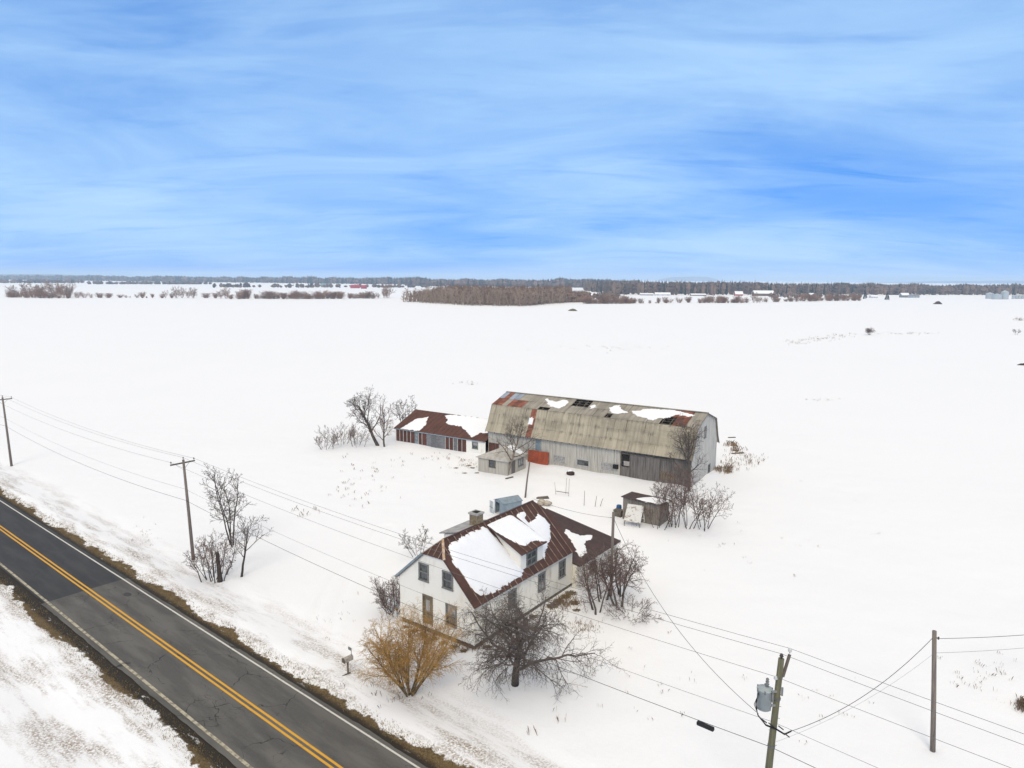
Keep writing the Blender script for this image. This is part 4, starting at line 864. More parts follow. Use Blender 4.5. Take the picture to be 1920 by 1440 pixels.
# ------------------------------------------------------------------ mailbox
mx = (-11.3, 46.0); mz = gz(*mx); mbx = thing('mailbox', 'small rusty grey mailbox on a post by the road', 'mailbox', (*mx, mz), math.atan2(RD.y, RD.x))
MB().bar((0, 0, -.2), (0, 0, 1.0), .09).build('post', M['wood'], mbx)
MB().bar((-.05, -.45, .03), (.02, .2, .05), .08).build('foot', M['wood'], mbx)
pts = [(-.16, 0), (.16, 0), (.16, .2)] + [(.16 * math.cos(a), .2 + .15 * math.sin(a)) for a in (.5, 1.05, 1.57, 2.09, 2.64)] + [(-.16, .2)]
MB().slab([(x_, -.35, 1.0 + z_) for x_, z_ in pts], (0, .72, 0)).build('box', M['mailgrey'], mbx)
MB().slab([(x_ * 1.03, -.38, .995 + z_ * 1.03) for x_, z_ in pts], (0, .03, 0)).build('lid', M['wood'], mbx)
q = MB(); q.bar((.1, .25, 1.3), (.1, .25, 1.85), .03); q.box(-.22, .23, 1.68, .12, .27, 1.88); q.build('name_plate', M['trim'], mbx)
# ------------------------------------------------------------------ trees
class Spec: pass
def tree(name, label, loc, seed, h, r0, stems=1, tilt=.15, levels=4, n=(9, 7, 6, 4), ratio=(.62, .55, .5, .5), ang=(50, 45, 42, 40), gnarl=(.08, .14, .2, .25), trop=(.02, .05, .04, .0), start=(.3, .2, .2, .15), seg=(8, 6, 5, 3), rmin=.011, mt='bark', mc='twig', cat='tree', group=None, spread0=.0, firstlen=None, parts=('trunk', 'crown'), tip=.3, sink=.15, bias=None, d0=None):
    rs = random.Random(seed); T, K = MB(), MB()
    def limb(p, d, L, r, lev):
        pts = [tuple(p)]; rad = [r]; dirs = [d]; ns = seg[min(lev, len(seg) - 1)]; g = gnarl[min(lev, len(gnarl) - 1)]; tr = trop[min(lev, len(trop) - 1)]
        for i in range(ns):
            d = Vector((d.x + rs.gauss(0, g), d.y + rs.gauss(0, g), d.z + rs.gauss(0, g) + tr)).normalized(); p = p + d * (L / ns)
            if p.z < .05: p.z = .05 + rs.random() * .1
            pts.append(tuple(p)); rad.append(max(rmin, r * (1 - (i + 1) / ns * (1 - tip)))); dirs.append(d)
        (T if lev == 0 else K).tube(pts, rad, 8 if lev == 0 else (5 if lev == 1 else 3), lev == 0)
        if lev >= levels - 1: return
        nn = n[min(lev, len(n) - 1)]; st0 = start[min(lev, len(start) - 1)]; az = rs.uniform(0, 6.28)
        for k in range(nn):
            f = st0 + (1 - st0) * (k + rs.random()) / nn; f = min(f, .999); x = f * ns; i = int(x); fr = x - i
            q = Vector(pts[i]).lerp(Vector(pts[i + 1]), fr); dd = dirs[i + 1]; rr_ = rad[i] + (rad[i + 1] - rad[i]) * fr
            a = Vector((1, 0, 0)) if abs(dd.x) < .7 else Vector((0, 1, 0)); e1 = dd.cross(a).normalized(); e2 = dd.cross(e1)
            az += 2.4 + rs.uniform(-.6, .6); an = R(ang[min(lev, len(ang) - 1)] * rs.uniform(.7, 1.25))
            cdv = (dd * math.cos(an) + (e1 * math.cos(az) + e2 * math.sin(az)) * math.sin(an)).normalized()
            if bias is not None and lev < 2: cdv = (cdv + Vector(bias) * .35).normalized()
            LL_ = L * ratio[min(lev, len(ratio) - 1)] * (1.15 - .5 * f) * rs.uniform(.65, 1.2)
            limb(q, cdv, LL_, max(rmin, min(rr_ * .72, rr_ * .5 + .006)), lev + 1)
    for s_ in range(stems):
        a = 6.283 * s_ / stems + rs.uniform(-.5, .5); tl = tilt * rs.uniform(.35, 1.25) if stems > 1 else tilt * rs.uniform(.5, 1)
        off = Vector((math.cos(a), math.sin(a), 0)) * spread0 * rs.uniform(.2, 1)
        d = Vector((math.sin(tl) * math.cos(a), math.sin(tl) * math.sin(a), math.cos(tl)))
        if d0 is not None: d = Vector(d0).normalized()
        limb(off + Vector((0, 0, -.02)), d, h * rs.uniform(.8, 1.05), r0 * (rs.uniform(.6, 1.1) if stems > 1 else 1), 0)
    o = thing(name, label, cat, (loc[0], loc[1], gz(loc[0], loc[1]) - .04), 0, group)
    T.build(parts[0], M[mt], o, True); K.build(parts[1], M[mc], o)
    return o
SH = ('stem', 'branches')
tree('apple_tree', 'big dark gnarled bare tree before the front corner of the farmhouse', (0.35, 44.9), 24, 4.6, .27, levels=5, d0=(-.06, -.1, 1), bias=(-.32, -.3, -.02), n=(16, 11, 9, 6), ratio=(.98, .52, .52, .5), ang=(68, 52, 48, 46), gnarl=(.15, .19, .24, .25), trop=(.02, .03, -.03, -.1), start=(.2, .15, .12, .1), seg=(7, 9, 6, 4), rmin=.007, mt='darkbark', mc='darktwig')
wl_ = tree('willow', 'golden willow clump with fanning stems before the farmhouse front', (-6.75, 44.1), 5, 4.9, .075, stems=15, tilt=.52, levels=4, n=(9, 10, 8), ratio=(.44, .5, .6), ang=(32, 34, 35), gnarl=(.05, .1, .12), trop=(.05, .05, -.09, -.12), start=(.25, .15, .1), seg=(9, 6, 5, 4), rmin=.0062, mt='willowbark', mc='willowtwig', spread0=.35)
tree('bare_shrub', 'dense dark bush against the far left wall of the farmhouse', (-9.5, 55.4), 8, 2.5, .03, stems=34, tilt=.7, levels=3, n=(9, 7), ratio=(.4, .45), ang=(35, 40), seg=(6, 4, 3), rmin=.011, mt='darkbark', mc='redtwig', cat='shrub', spread0=1.0, parts=SH)
tree('bare_shrub', 'thin bare shrub behind the farmhouse on its chimney side', (-9.3, 67.5), 18, 2.6, .03, stems=5, tilt=.5, levels=4, n=(6, 5, 4), ratio=(.5, .5, .5), ang=(38, 40, 40), seg=(6, 4, 3, 3), rmin=.011, cat='shrub', spread0=.8, parts=SH)
for i, (p, hh_, sd2, lb) in enumerate((((7.2, 55.7), 5.2, 31, 'left stemmed bare tree in the clump at the rear wing'), ((9.1, 56.6), 5.6, 37, 'rightmost bare tree with reddish twigs at the rear wing'), ((7.9, 57.9), 5.0, 34, 'rearmost bare tree in the clump against the rear wing wall'), ((9.6, 58.8), 4.4, 39, 'bare tree at the far end of the rear wing'))):
    tree('bare_tree', lb, p, sd2, hh_ * .82, .1, stems=3, tilt=.42, levels=4, n=(9, 8, 6), ratio=(.48, .52, .5), ang=(45, 45, 42), gnarl=(.09, .16, .2), trop=(.02, .03, .0), seg=(7, 5, 4, 3), rmin=.0095, mt='bark', mc='redtwig', group='trees by the rear wing', spread0=.5)
brm = tree('bare_shrub', 'low brown brambles at the foot of the rear wing trees', (9.9, 55.2), 41, 1.4, .02, stems=26, tilt=1.0, levels=3, n=(5, 4), ratio=(.5, .5), ang=(40, 40), seg=(4, 3, 2), rmin=.01, mc='redtwig', cat='shrub', spread0=1.6, parts=SH)
for c_ in brm.children: c_['kind'] = 'stuff'
# roadside clump
tree('forked_tree', 'tall bare tree with two stems in the roadside clump', (-28.9, 70.2), 51, 8.0, .13, stems=4, tilt=.26, levels=4, n=(11, 6, 4), ratio=(.27, .5, .5), ang=(50, 42, 40), gnarl=(.06, .14, .18), trop=(.03, .05, .02), start=(.3, .2, .2), seg=(9, 5, 3, 3), rmin=.0135, mt='darkbark', mc='darktwig', spread0=.55)
tree('young_tree', 'single stemmed young bare tree right of the roadside clump', (-24.9, 62.3), 53, 4.9, .12, levels=4, n=(10, 6, 5), ratio=(.6, .5, .5), ang=(55, 42, 40), gnarl=(.05, .12, .2), trop=(.02, .06, .03), start=(.32, .3, .2), seg=(8, 6, 4, 3), rmin=.0125, mt='darkbark', mc='darktwig')
tree('bare_shrub', 'dense bare shrub around a broken stump by the roadside pole', (-27.4, 62.2), 57, 3.6, .05, stems=14, tilt=.55, levels=4, n=(7, 5, 3), ratio=(.38, .5, .5), ang=(38, 42, 40), seg=(6, 4, 3, 2), rmin=.012, mt='darkbark', mc='redtwig', cat='shrub', spread0=1.3, parts=SH)
stp = thing('tree_stump', 'broken dark stump standing inside the roadside shrub', 'stump', (-26.6, 61.6, gz(-26.6, 61.6)))
MB().tube([(0, 0, -.2), (0, 0, .3), (-.05, 0, 1.6), (-.12, .02, 2.7), (-.1, .02, 2.85)], [.3, .22, .18, .15, .05], 9).build('trunk', M['darkbark'], stp)
# by the barn
tree('old_tree', 'large spreading bare tree left of the low shed', (-22.1, 114.6), 61, 8.6, .3, levels=5, d0=(-.38, -.05, .85), n=(11, 8, 7, 4), ratio=(.62, .52, .48, .45), ang=(50, 42, 42, 40), gnarl=(.09, .13, .18, .2), trop=(.05, .08, .04, .02), start=(.2, .2, .2, .2), seg=(8, 7, 5, 3), rmin=.013, bias=(-.25, 0, .5))
tree('bare_tree', 'medium upright bare tree right of the large spreading tree', (-20.9, 113.8), 62, 6.6, .16, levels=4, tilt=.1, n=(12, 8, 5), ratio=(.5, .5, .5), ang=(42, 40, 40), start=(.15, .2, .2), rmin=.014, mc='redtwig')
for i, (px, py, hh_, lb) in enumerate(((640, 834, 3.3, 'reddish low shrub under the large spreading tree'), (612, 842, 2.4, 'leftmost low thicket shrub beside the low shed'), (668, 836, 2.6, 'middle low thicket shrub beside the low shed'))):
    g_ = gp(px, py); tree('bare_shrub', lb, g_, 70 + i, hh_, .04, stems=9, tilt=.6, levels=3, n=(8, 6), ratio=(.45, .5), ang=(40, 42), seg=(5, 4, 3), rmin=.014, mc='redtwig', cat='shrub', spread0=1.6, parts=SH, group='thicket beside the low shed')
g_ = gp(772, 790); tree('bare_tree', 'small pale bare tree behind the low shed', (-19.5, 126.0), 77, 5.0, .12, stems=3, tilt=.5, levels=4, n=(8, 6, 4), ratio=(.5, .5, .5), rmin=.018, spread0=.6)
tree('bare_tree', 'pale trunked bare tree standing before the milk house', (-0.6, 96.9), 83, 7.3, .2, levels=4, tilt=.12, n=(11, 8, 6), ratio=(.58, .5, .5), ang=(48, 42, 40), gnarl=(.1, .14, .2), trop=(.02, .05, .03), start=(.3, .2, .2), rmin=.013, mt='paletrunk')
tree('bare_tree', 'tall bare tree before the right corner of the barn', (23.3, 90.0), 88, 8.2, .2, levels=4, tilt=.12, n=(13, 9, 7), ratio=(.52, .52, .5), ang=(46, 42, 42), gnarl=(.07, .12, .18), trop=(.03, .06, .04), start=(.22, .2, .2), rmin=.013)
for i, (px, py, hh_, ns_, lb) in enumerate(((1262, 988, 4.6, 6, 'bare shrub right against the board shed'), (1290, 990, 4.2, 5, 'middle bare shrub between board shed and barn tree'), (1318, 992, 4.4, 6, 'rightmost reddish bare shrub beyond the board shed'), (1278, 938, 3.8, 6, 'reddish bare shrub behind the board shed at the barn wall'), (1238, 958, 3.6, 4, 'thin bare shrub behind the board shed roof'), (1236, 992, 2.6, 5, 'thin bare shrub growing against the board shed front'))):
    g_ = gp(px, py); tree('bare_shrub', lb, g_, 90 + i, hh_, .055, stems=ns_, tilt=.42, levels=4, n=(8, 6, 4), ratio=(.42, .5, .5), ang=(38, 40, 40), seg=(7, 5, 3, 3), rmin=.0115, mc='redtwig', cat='shrub', spread0=.8, parts=SH, group='shrubs around the board shed')
g_ = gp(1630, 629); tree('bare_shrub', 'lone reddish bush out in the snowy field', g_, 99, 3.4, .06, stems=12, tilt=.55, levels=3, n=(8, 6), ratio=(.45, .5), seg=(5, 4, 3), rmin=.035, mc='redtwig', cat='shrub', spread0=.8, parts=SH)
g_ = gp(1906, 628); tree('bare_shrub', 'sparse little shrub near the right edge of the field', g_, 98, 3.0, .05, stems=5, tilt=.4, levels=3, n=(6, 5), ratio=(.45, .5), seg=(5, 4, 3), rmin=.03, cat='shrub', spread0=.8, parts=SH)
# ------------------------------------------------------------------ far trees: a few prototypes, then copies
def far_proto(seed, h, stems, tilt, mc, rmin, levels=4, n=(8, 6, 4), ratio=(.5, .5, .5)):
    o = tree('proto', 'x', (0, 0), seed, h, h * .02, stems=stems, tilt=tilt, levels=levels, n=n, ratio=ratio, ang=(42, 42, 40), seg=(5, 4, 3, 2), rmin=rmin, mt=mc, mc=mc, spread0=h * (.2 if stems > 4 else .08), start=(.06, .1, .1))
    ms_ = [c.data for c in o.children]
    for c in list(o.children): bpy.data.objects.remove(c)
    bpy.data.objects.remove(o); return ms_
def place_copy(ms_, name, label, cat, loc, sc, group, names, rz):
    o = thing(name, label, cat, loc, rz, group); o.scale = (sc[0], sc[0], sc[1])
    for m_, nm in zip(ms_, names): link(nm, m_, o)
    return o
prT = [far_proto(200 + i, 10, 3, .35, 'hedge', .045, 4, (9, 7, 4)) for i in range(3)]; prS = [far_proto(210 + i, 6, (9, 14, 7, 12, 17)[i], (.35, .3, .5, .42, .25)[i], 'hedge', .034, 3, (8, 6), (.42, .5)) for i in range(5)]
prA = [far_proto(220 + i, 17, 1, .06, 'aspen', .10, 3, (14, 5), (.2, .5)) for i in range(4)]
rf = random.Random(77)
def hedge(x0, x1, ybase, n, hpx, kind, label, group, dy=0.0, jit=1.5):
    n = int(n * 1.7) if kind == 'S' and n > 3 else n
    for i in range(n):
        px = x0 + (x1 - x0) * (i + rf.uniform(-.3, 1.3)) / n; py = ybase + dy * (px - x0) / (x1 - x0 + 1e-6) + rf.uniform(-jit * .3, jit * .3)
        g = gp(px, py); hh = rf.uniform(hpx[0] * .55, hpx[1] * 1.15) * 1.25 * g.y / F_PX; pr = rf.choice(prT if kind == 'T' else prS); h0 = max(v.co.z for m_ in pr for v in m_.vertices)
        place_copy(pr, 'hedgerow_tree' if kind == 'T' else 'hedgerow_shrub', label, 'tree' if kind == 'T' else 'shrub', (g.x, g.y, gz(g.x, g.y) - .1), (hh / h0 * (rf.uniform(.9, 1.3) if kind == 'T' else rf.uniform(1.0, 1.9)), hh / h0), group, ('trunk', 'crown') if kind == 'T' else SH, rf.uniform(0, 6))
hedge(8, 138, 556.5, 17, (16, 23), 'T', 'bare tree in the dense row at the far left of the field', 'dense tree row at the far left', 2); hedge(8, 138, 557.5, 9, (7, 11), 'S', 'undergrowth shrub below the dense tree row at the far left', 'undergrowth of the far left row', 2)
hedge(145, 320, 558.5, 11, (5, 9), 'S', 'low shrub in the thin hedgerow left of the paired trees', 'thin hedgerow on the left', 1)
hedge(313, 335, 559.5, 2, (13, 16), 'T', 'rounded bare tree in the left hedgerow', 'rounded hedgerow trees'); hedge(344, 376, 559.5, 3, (15, 20), 'T', 'bare tree in the trio right of the rounded hedgerow trees', 'hedgerow tree trio'); hedge(378, 410, 559.5, 3, (6, 10), 'S', 'shrub between the tree trio and the slim tree', 'shrubs by the slim tree')
hedge(415, 430, 560, 2, (16, 20), 'T', 'slim bare tree standing above the hedgerow', 'slim hedgerow trees'); hedge(435, 472, 560.5, 4, (9, 14), 'S', 'shrub right of the slim hedgerow trees', 'shrubs right of the slim trees'); hedge(478, 640, 560.5, 22, (8, 13), 'S', 'shrub in the long even hedgerow left of the wood', 'long hedgerow left of the wood', -.5)
hedge(640, 652, 559.5, 1, (17, 19), 'T', 'lone taller tree in the long hedgerow', None); hedge(652, 700, 559.5, 6, (8, 12), 'S', 'shrub between the lone taller tree and the wood', 'shrubs next to the wood'); hedge(700, 738, 559, 4, (16, 20), 'T', 'bare tree in the group just left of the wood', 'trees just left of the wood')
hedge(1095, 1190, 569.5, 18, (7, 12), 'S', 'brown shrub in the dense hedgerow right of the wood', 'dense hedgerow right of the wood', -.3); hedge(1190, 1300, 569, 8, (4, 9), 'S', 'shrub in the sparse middle of the right hedgerow', 'sparse right hedgerow', -1); hedge(1308, 1402, 568.5, 12, (7, 13), 'S', 'shrub in the thicker stretch of the right hedgerow', 'thicker right hedgerow')
hedge(1410, 1432, 568, 3, (10, 14), 'T', 'brown bare tree at the bend of the right hedgerow', 'trees at the hedgerow bend'); hedge(1432, 1500, 567, 6, (6, 10), 'S', 'shrub past the bend of the right hedgerow', 'shrubs past the bend', -1); hedge(1500, 1615, 565.5, 16, (6, 12), 'S', 'brown shrub at the right end of the hedgerow', 'shrubs at the right hedgerow end', -1.5)
# the wood in the middle of the fields
def inwood(px, f): return
front = [(752, 566.5), (800, 569), (870, 573), (985, 574.5), (1030, 570), (1065, 568.5), (1100, 568)]
def frontY(px):
    for (a, p), (b_, q) in zip(front, front[1:]):
        if a <= px <= b_: return p + (q - p) * (px - a) / (b_ - a)
    return 568
for i in range(150):
    px = 754 + (1062 - 754) * (i + rf.random()) / 150; g = gp(px, frontY(px) - abs(rf.gauss(0, 1.0))); hh = rf.uniform(15.5, 19.5) * (1 if px > 800 else .7 + .3 * (px - 754) / 46)
    place_copy(rf.choice(prA), 'aspen', 'slender pale trunk at the front edge of the wood', 'tree', (g.x, g.y, gz(g.x, g.y) - .1), (rf.uniform(1, 1.5), hh / 17), 'aspens at the front of the wood', ('trunk', 'crown'), rf.uniform(0, 6))
def mass(name, pts, m_, label, conifer=.0, mc_='conifer', spiky=5):
    """many small crowns standing together, read as one mass"""
    A, B = MB(), MB()
    for x, y, z, r, h, con in pts:
        mb = B if con else A; vs = []; k = 5
        if con:
            rings = [(0, r * .5), (.12, r), (.4, r * .72), (.7, r * .4), (1, .02)]
        else:
            rings = [(0, r * .25), (.25, r * .7), (.55, r), (.82, r * .75), (1, r * .15)]
        for f, rr_ in rings:
            a0 = rf.uniform(0, 6)
            vs += [(x + math.cos(a0 + j * 6.283 / k) * rr_ * rf.uniform(.65, 1.3), y + math.sin(a0 + j * 6.283 / k) * rr_ * rf.uniform(.65, 1.3), z - .3 + h * f * rf.uniform(.94, 1.04)) for j in range(k)]
        fs = [(i * k + j, i * k + (j + 1) % k, (i + 1) * k + (j + 1) % k, (i + 1) * k + j) for i in range(4) for j in range(k)]
        mb.add(vs, fs)
    o = None
    if A.v: o = tag(A.build(name, M[m_]), label, 'wood', None, 'stuff')
    if B.v: tag(B.build('conifers', M[mc_]), label.replace('bare', 'evergreen') + ', its dark evergreens', 'wood', None, 'stuff')
pts = []
for i in range(900):
    px = rf.uniform(758, 1100); f = rf.random(); g0 = gp(px, frontY(px)); depth = 25 + f * (130 if px < 1060 else 60)
    x_, y_ = g0.x + depth * .12, g0.y + depth; pts.append((x_, y_, gz(x_, y_), rf.uniform(1.6, 3.2), rf.uniform(15, 19) * (1 if 800 < px < 1060 else .68), rf.random() < .012))
mass('bare_wood', pts, 'woodmass', 'bare brown wood filling in behind the aspen trunks')
tw = MB()       # fine trunks and twigs through the wood so its top stays ragged
for x_, y_, z_, r_, h_, c_ in pts:
    for k in range(5):
        a, b_ = rf.uniform(-2, 2), rf.uniform(-2, 2); tw.tube([(x_ + a, y_ + b_, z_), (x_ + a + rf.uniform(-.6, .6), y_ + b_, z_ + h_ * rf.uniform(.98, 1.15))], [.16, .07], 3, False)
tag(tw.build('wood_twigs', M['woodmass']), 'bare trunks and twigs through the middle wood', 'wood', None, 'stuff')
# far woods
def band(x0, x1, yb, htm, n, depth, con, yfun=None):
    out = []
    for i in range(n):
        px = rf.uniform(x0, x1); py = yfun(px) if yfun else yb; g = gp(px, py); d = rf.random() * depth; s_ = (g.y + d) / g.y; h = rf.uniform(*htm); c = rf.random() < con(px)
        h *= .8 + .45 * (.5 + .5 * nz(g.x * .004, g.y * .002, 3)) + .25 * nz(g.x * .017, 1, 6)
        out.append((g.x * s_, g.y * s_, 0, rf.uniform(3.5, 7) * (.7 if c else 1) * g.y / 1800, h * (1.18 if c else 1), c))
    return out
mass('far_wood', band(1095, 2000, 0, (15, 22), 2600, 500, lambda p: .10 + .10 * (1150 < p < 1560), lambda p: 553.5 if p > 1160 else 553.5 + (p - 1160) * .12), 'farwood', 'bare wood along the horizon on the right')
mass('far_wood', band(760, 1200, 0, (18, 25), 1300, 500, lambda p: .30, lambda p: 536 + (p - 760) * .011), 'farwood', 'bare wood along the horizon behind the middle wood')
mass('far_wood', band(-60, 800, 0, (19, 27), 2600, 900, lambda p: .45, lambda p: 524.5 + p * .0125), 'farwood', 'bare wood along the horizon on the left')
for lb, args in (('bare trees around the far left farms', (-20, 155, 531, (8, 14), 90, 150, lambda p: .1)), ('bare bushes on the second field line left', (165, 400, 533, (5, 10), 130, 60, lambda p: .1)), ('bare bushes around the red barn', (400, 800, 539.5, (5, 11), 110, 120, lambda p: .12)), ('bare trees around the farms right of the wood', (1095, 1160, 563, (6, 10), 40, 120, lambda p: .1)), ('bare trees in front of the right hand wood', (1440, 1620, 560, (5, 10), 60, 120, lambda p: .05))):
    mass('far_trees', band(*args), 'farwood', lb)
# far evergreen trees one can pick out
def conifer(loc, h, label):
    o = thing('evergreen_tree', label, 'tree', (loc.x, loc.y, gz(loc.x, loc.y) - .1)); MB().tube([(0, 0, 0), (0, 0, h * .9)], [h * .02, h * .005], 6).build('trunk', M['darkbark'], o)
    k = MB(); r2 = random.Random(int(h * 31))
    for i in range(260):
        f = r2.random() ** .8; a = r2.uniform(0, 6.28); rr_ = h * .3 * (1 - f) * r2.uniform(.5, 1.05) + .1; z = h * (.06 + .94 * f); w = h * .05 * (1.2 - f)
        p = Vector((math.cos(a) * rr_, math.sin(a) * rr_, z)); e1 = Vector((-math.sin(a), math.cos(a), 0)) * w
        k.add([p * .35 + Vector((0, 0, z * .67)), p + e1 - Vector((0, 0, w)), p + Vector((0, 0, w * .3)) + Vector((math.cos(a), math.sin(a), 0)) * w * .6, p - e1 - Vector((0, 0, w))], [(0, 1, 2), (0, 2, 3)])
    k.build('crown', M['conifer'], o); return o
g_ = gp(1663, 562.5); conifer(g_, 16 * g_.y / F_PX, 'dark spruce standing alone before the right hand wood')
g_ = gp(1622, 560.5); conifer(g_, 15 * g_.y / F_PX, 'dark evergreen left of the lone spruce'); g_ = gp(1011, 566); conifer(g_ + Vector((0, 45, 0)), 20.5, 'dark evergreen crown poking out of the middle wood')
# ------------------------------------------------------------------ far buildings
def far_house(label, px, py, wpx, hpx, wall, roof, cat='house', depth=9.0, rz=0.0, ridge=.45, door=True, name='farm_building', nwin=3):
    g = gp(px, py); k = g.y / F_PX; w = wpx * k; h = hpx * k; e = h * (1 - ridge)
    o = thing(name, label, cat, (g.x, g.y, gz(g.x, g.y) - .1), rz)
    b_ = MB(); b_.box(-w / 2, 0, 0, w / 2, depth, e); b_.slab([(-w / 2, 0, e), (-w / 2, depth, e), (-w / 2, depth / 2, h * .97)], (w, 0, 0)); b_.build('wall', M[wall], o)
    for s_ in (0, 1):
        y0, y1 = (-.5, depth / 2) if s_ == 0 else (depth + .5, depth / 2); z0 = e - .5 * (h - e) / (depth / 2)
        pts = [(-w / 2 - .4, y0, z0), (w / 2 + .4, y0, z0), (w / 2 + .4, y1, h), (-w / 2 - .4, y1, h)]
        MB().slab(pts if s_ == 0 else pts[::-1], (0, 0, .3)).build('roof', M[roof], o)
    for i in range(nwin):
        x = -w / 2 + w * (i + .5) / nwin; ww = min(.6, w * .06)
        q = MB(); q.box(x - ww, -.06, e * .38, x + ww, -.004, e * .75); q.build('window', M['glass'], o)
    return o
far_house('low white farmhouse at the far left edge', 10, 529, 16, 4, 'farwhite', 'roofsnow'); far_house('grey roofed house behind the far left trees', 76, 529.5, 10, 4, 'fargrey', 'roofsnow'); far_house('pale teal roofed house right of the far left trees', 100, 530, 11, 4.5, 'farwhite', 'farroof')
far_house('long red barn far behind the left hedgerow', 665, 540.5, 16, 6, 'farred', 'farred', 'barn', 12); far_house('smaller red barn at the right end of the long red one', 682, 541.5, 10, 6.5, 'farred', 'farred', 'barn', 12, .15)
far_house('grey farmhouse with teal roof left of the red barns', 610, 538.5, 17, 7, 'fargrey', 'farroof'); far_house('low dark shed left of the teal roofed farmhouse', 541, 536, 16, 3, 'farbrown', 'roofsnow', 'shed')
far_house('white house half hidden right of the middle wood', 1112, 557, 13, 7, 'farwhite', 'roofsnow'); far_house('long low snow roofed house below the right wood', 1213, 554, 24, 4, 'fargrey', 'roofsnow'); far_house('white two part farmhouse below the right wood', 1243, 554.5, 28, 6, 'farwhite', 'roofsnow'); far_house('low brown bungalow right of the white farmhouse', 1310, 554.5, 28, 4, 'farbrown', 'roofsnow')
far_house('red house with snowy roof left of the long barn', 1386, 554.5, 14, 8, 'farred', 'roofsnow', ridge=.6); far_house('long brown barn with broad snow covered roof', 1433, 555.5, 37, 10, 'farbrown', 'roofsnow', 'barn', 14, 0, .5)
far_house('teal sided house behind brown shrubs on the right', 1503, 556, 8, 5, 'farroof', 'roofsnow'); far_house('white gabled house left of the snowy bungalow', 1523, 556, 9, 6, 'farwhite', 'roofsnow'); far_house('dark bungalow under a broad snowy roof', 1597, 557.5, 25, 5.5, 'farbrown', 'roofsnow'); far_house('small white house between the two evergreens', 1640, 558.5, 12, 5, 'farwhite', 'roofsnow')
far_house('grey house just right of the lone spruce', 1698, 558, 14, 8, 'fargrey', 'roofsnow'); far_house('dark roofed garage right of the lone spruce', 1716, 558.5, 16, 6, 'bin', 'fargrey', 'garage')
def silo(px, py, wpx, hpx, label):
    g = gp(px, py); k = g.y / F_PX; r = wpx * k / 2; h = hpx * k; o = thing('grain_bin', label, 'grain bin', (g.x, g.y, gz(g.x, g.y) - .1), 0, 'grain bins by the right hand wood')
    b_ = MB(); n = 10; b_.tube([(0, 0, h * .78 * i / n) for i in range(n + 1)], [r * (1 + .012 * (i % 2)) for i in range(n + 1)], 18); b_.build('wall', M['bin'], o)
    MB().tube([(0, 0, h * .78), (0, 0, h * .97), (0, 0, h)], [r * 1.04, r * .12, r * .1], 18).build('roof', M['bin'], o)
silo(1855, 560, 13, 12, 'leftmost steel grain bin of the cluster'); silo(1868.5, 561, 16, 11, 'broad middle steel grain bin of the cluster'); silo(1883, 561, 13, 17, 'tallest steel grain bin of the cluster')
for i in range(5): silo(1900 + i * 5.5, 560.5, 5.5, 8, ['first', 'second', 'third', 'fourth', 'fifth'][i] + ' bin from the left in the low row at the right edge')
# mounds
def mound(name, label, px, py, wpx, hpx, m_, cat, seed):
    g = gp(px, py); k = g.y / F_PX; r, h = wpx * k / 2, hpx * k * 1.05; vs = []; fs = []; nr, na = 6, 20
    for i in range(nr + 1):
        for j in range(na):
            f = i / nr; a = j * 6.283 / na; q = 1 + .25 * nz(math.cos(a) * 1.3 + seed, math.sin(a) * 1.3, f * 2); vs.append((math.cos(a) * r * f * q, math.sin(a) * r * .6 * f * q, h * (1 - f * f) * (1 + .25 * nz(a * 2, f * 3, seed)) - .15))
    fs = [(i * na + j, (i + 1) * na + j, (i + 1) * na + (j + 1) % na, i * na + (j + 1) % na) for i in range(nr) for j in range(na)]
    o = MB().add(vs, fs).build(name, M[m_], None, True); o.location = (g.x, g.y, gz(g.x, g.y)); tag(o, label, cat)
mound('soil_heap', 'dark brown heap alone in the far right field', 1758.5, 570.5, 17, 5, 'soil', 'heap', 3); mound('hay_heap', 'olive coloured hay heap in the far field right of the wood', 1074, 583, 20, 4, 'hay', 'heap', 8)
mound('brush_pile', 'brown brush pile in the snow behind the barn gable', 1376, 836, 17, 7, 'weed', 'brush pile', 9); mound('rubble_heap', 'small brown rubble heap beside the barn gable foot', 1362, 888, 14, 4, 'stone', 'rubble', 12)
mound('soil_heap', 'low brown heap cut by the right picture edge', 1919, 683, 24, 4, 'soil', 'heap', 5)
# far hills
def hill(x0, x1, ytop, dist, label, seed):
    n = 60; vs = []; fs = []
    for i in range(n + 1):
        f = i / n; px = x0 + (x1 - x0) * f; env = min(1, 5 * f, 5 * (1 - f)); hor = 522 + (px - 960) * .0068
        X = (px - 960) / F_PX * dist; Z = CAM_H + (hor - ytop(px)) * dist / F_PX; Z = Z * env ** .6 + 6 * nz(f * 14, seed) * env
        for q, zz in ((0, -2), (.04, Z * .6), (.08, Z), (.2, Z * .7), (.3, -2)): vs.append((X * (1 + q), dist * (1 + q), zz))
    for i in range(n):
        for j in range(4): fs.append((i * 5 + j, (i + 1) * 5 + j, (i + 1) * 5 + j + 1, i * 5 + j + 1))
    tag(MB().add(vs, fs).build('distant_hills', M['hills'], None, True), label, None, None, 'structure')
hill(1225, 1345, lambda p: 521.5 - 3 * math.sin((p - 1225) / 120 * 2.6), 13000, 'blue mountain on the horizon', 2)
hill(1600, 2300, lambda p: 528.5 - 2.5 * min(1, (p - 1600) / 250), 11000, 'blue ridge on the right horizon', 4)
hill(-500, 260, lambda p: 513 + 2 * (p + 100) / 360, 9000, 'blue ridge on the left horizon', 6)
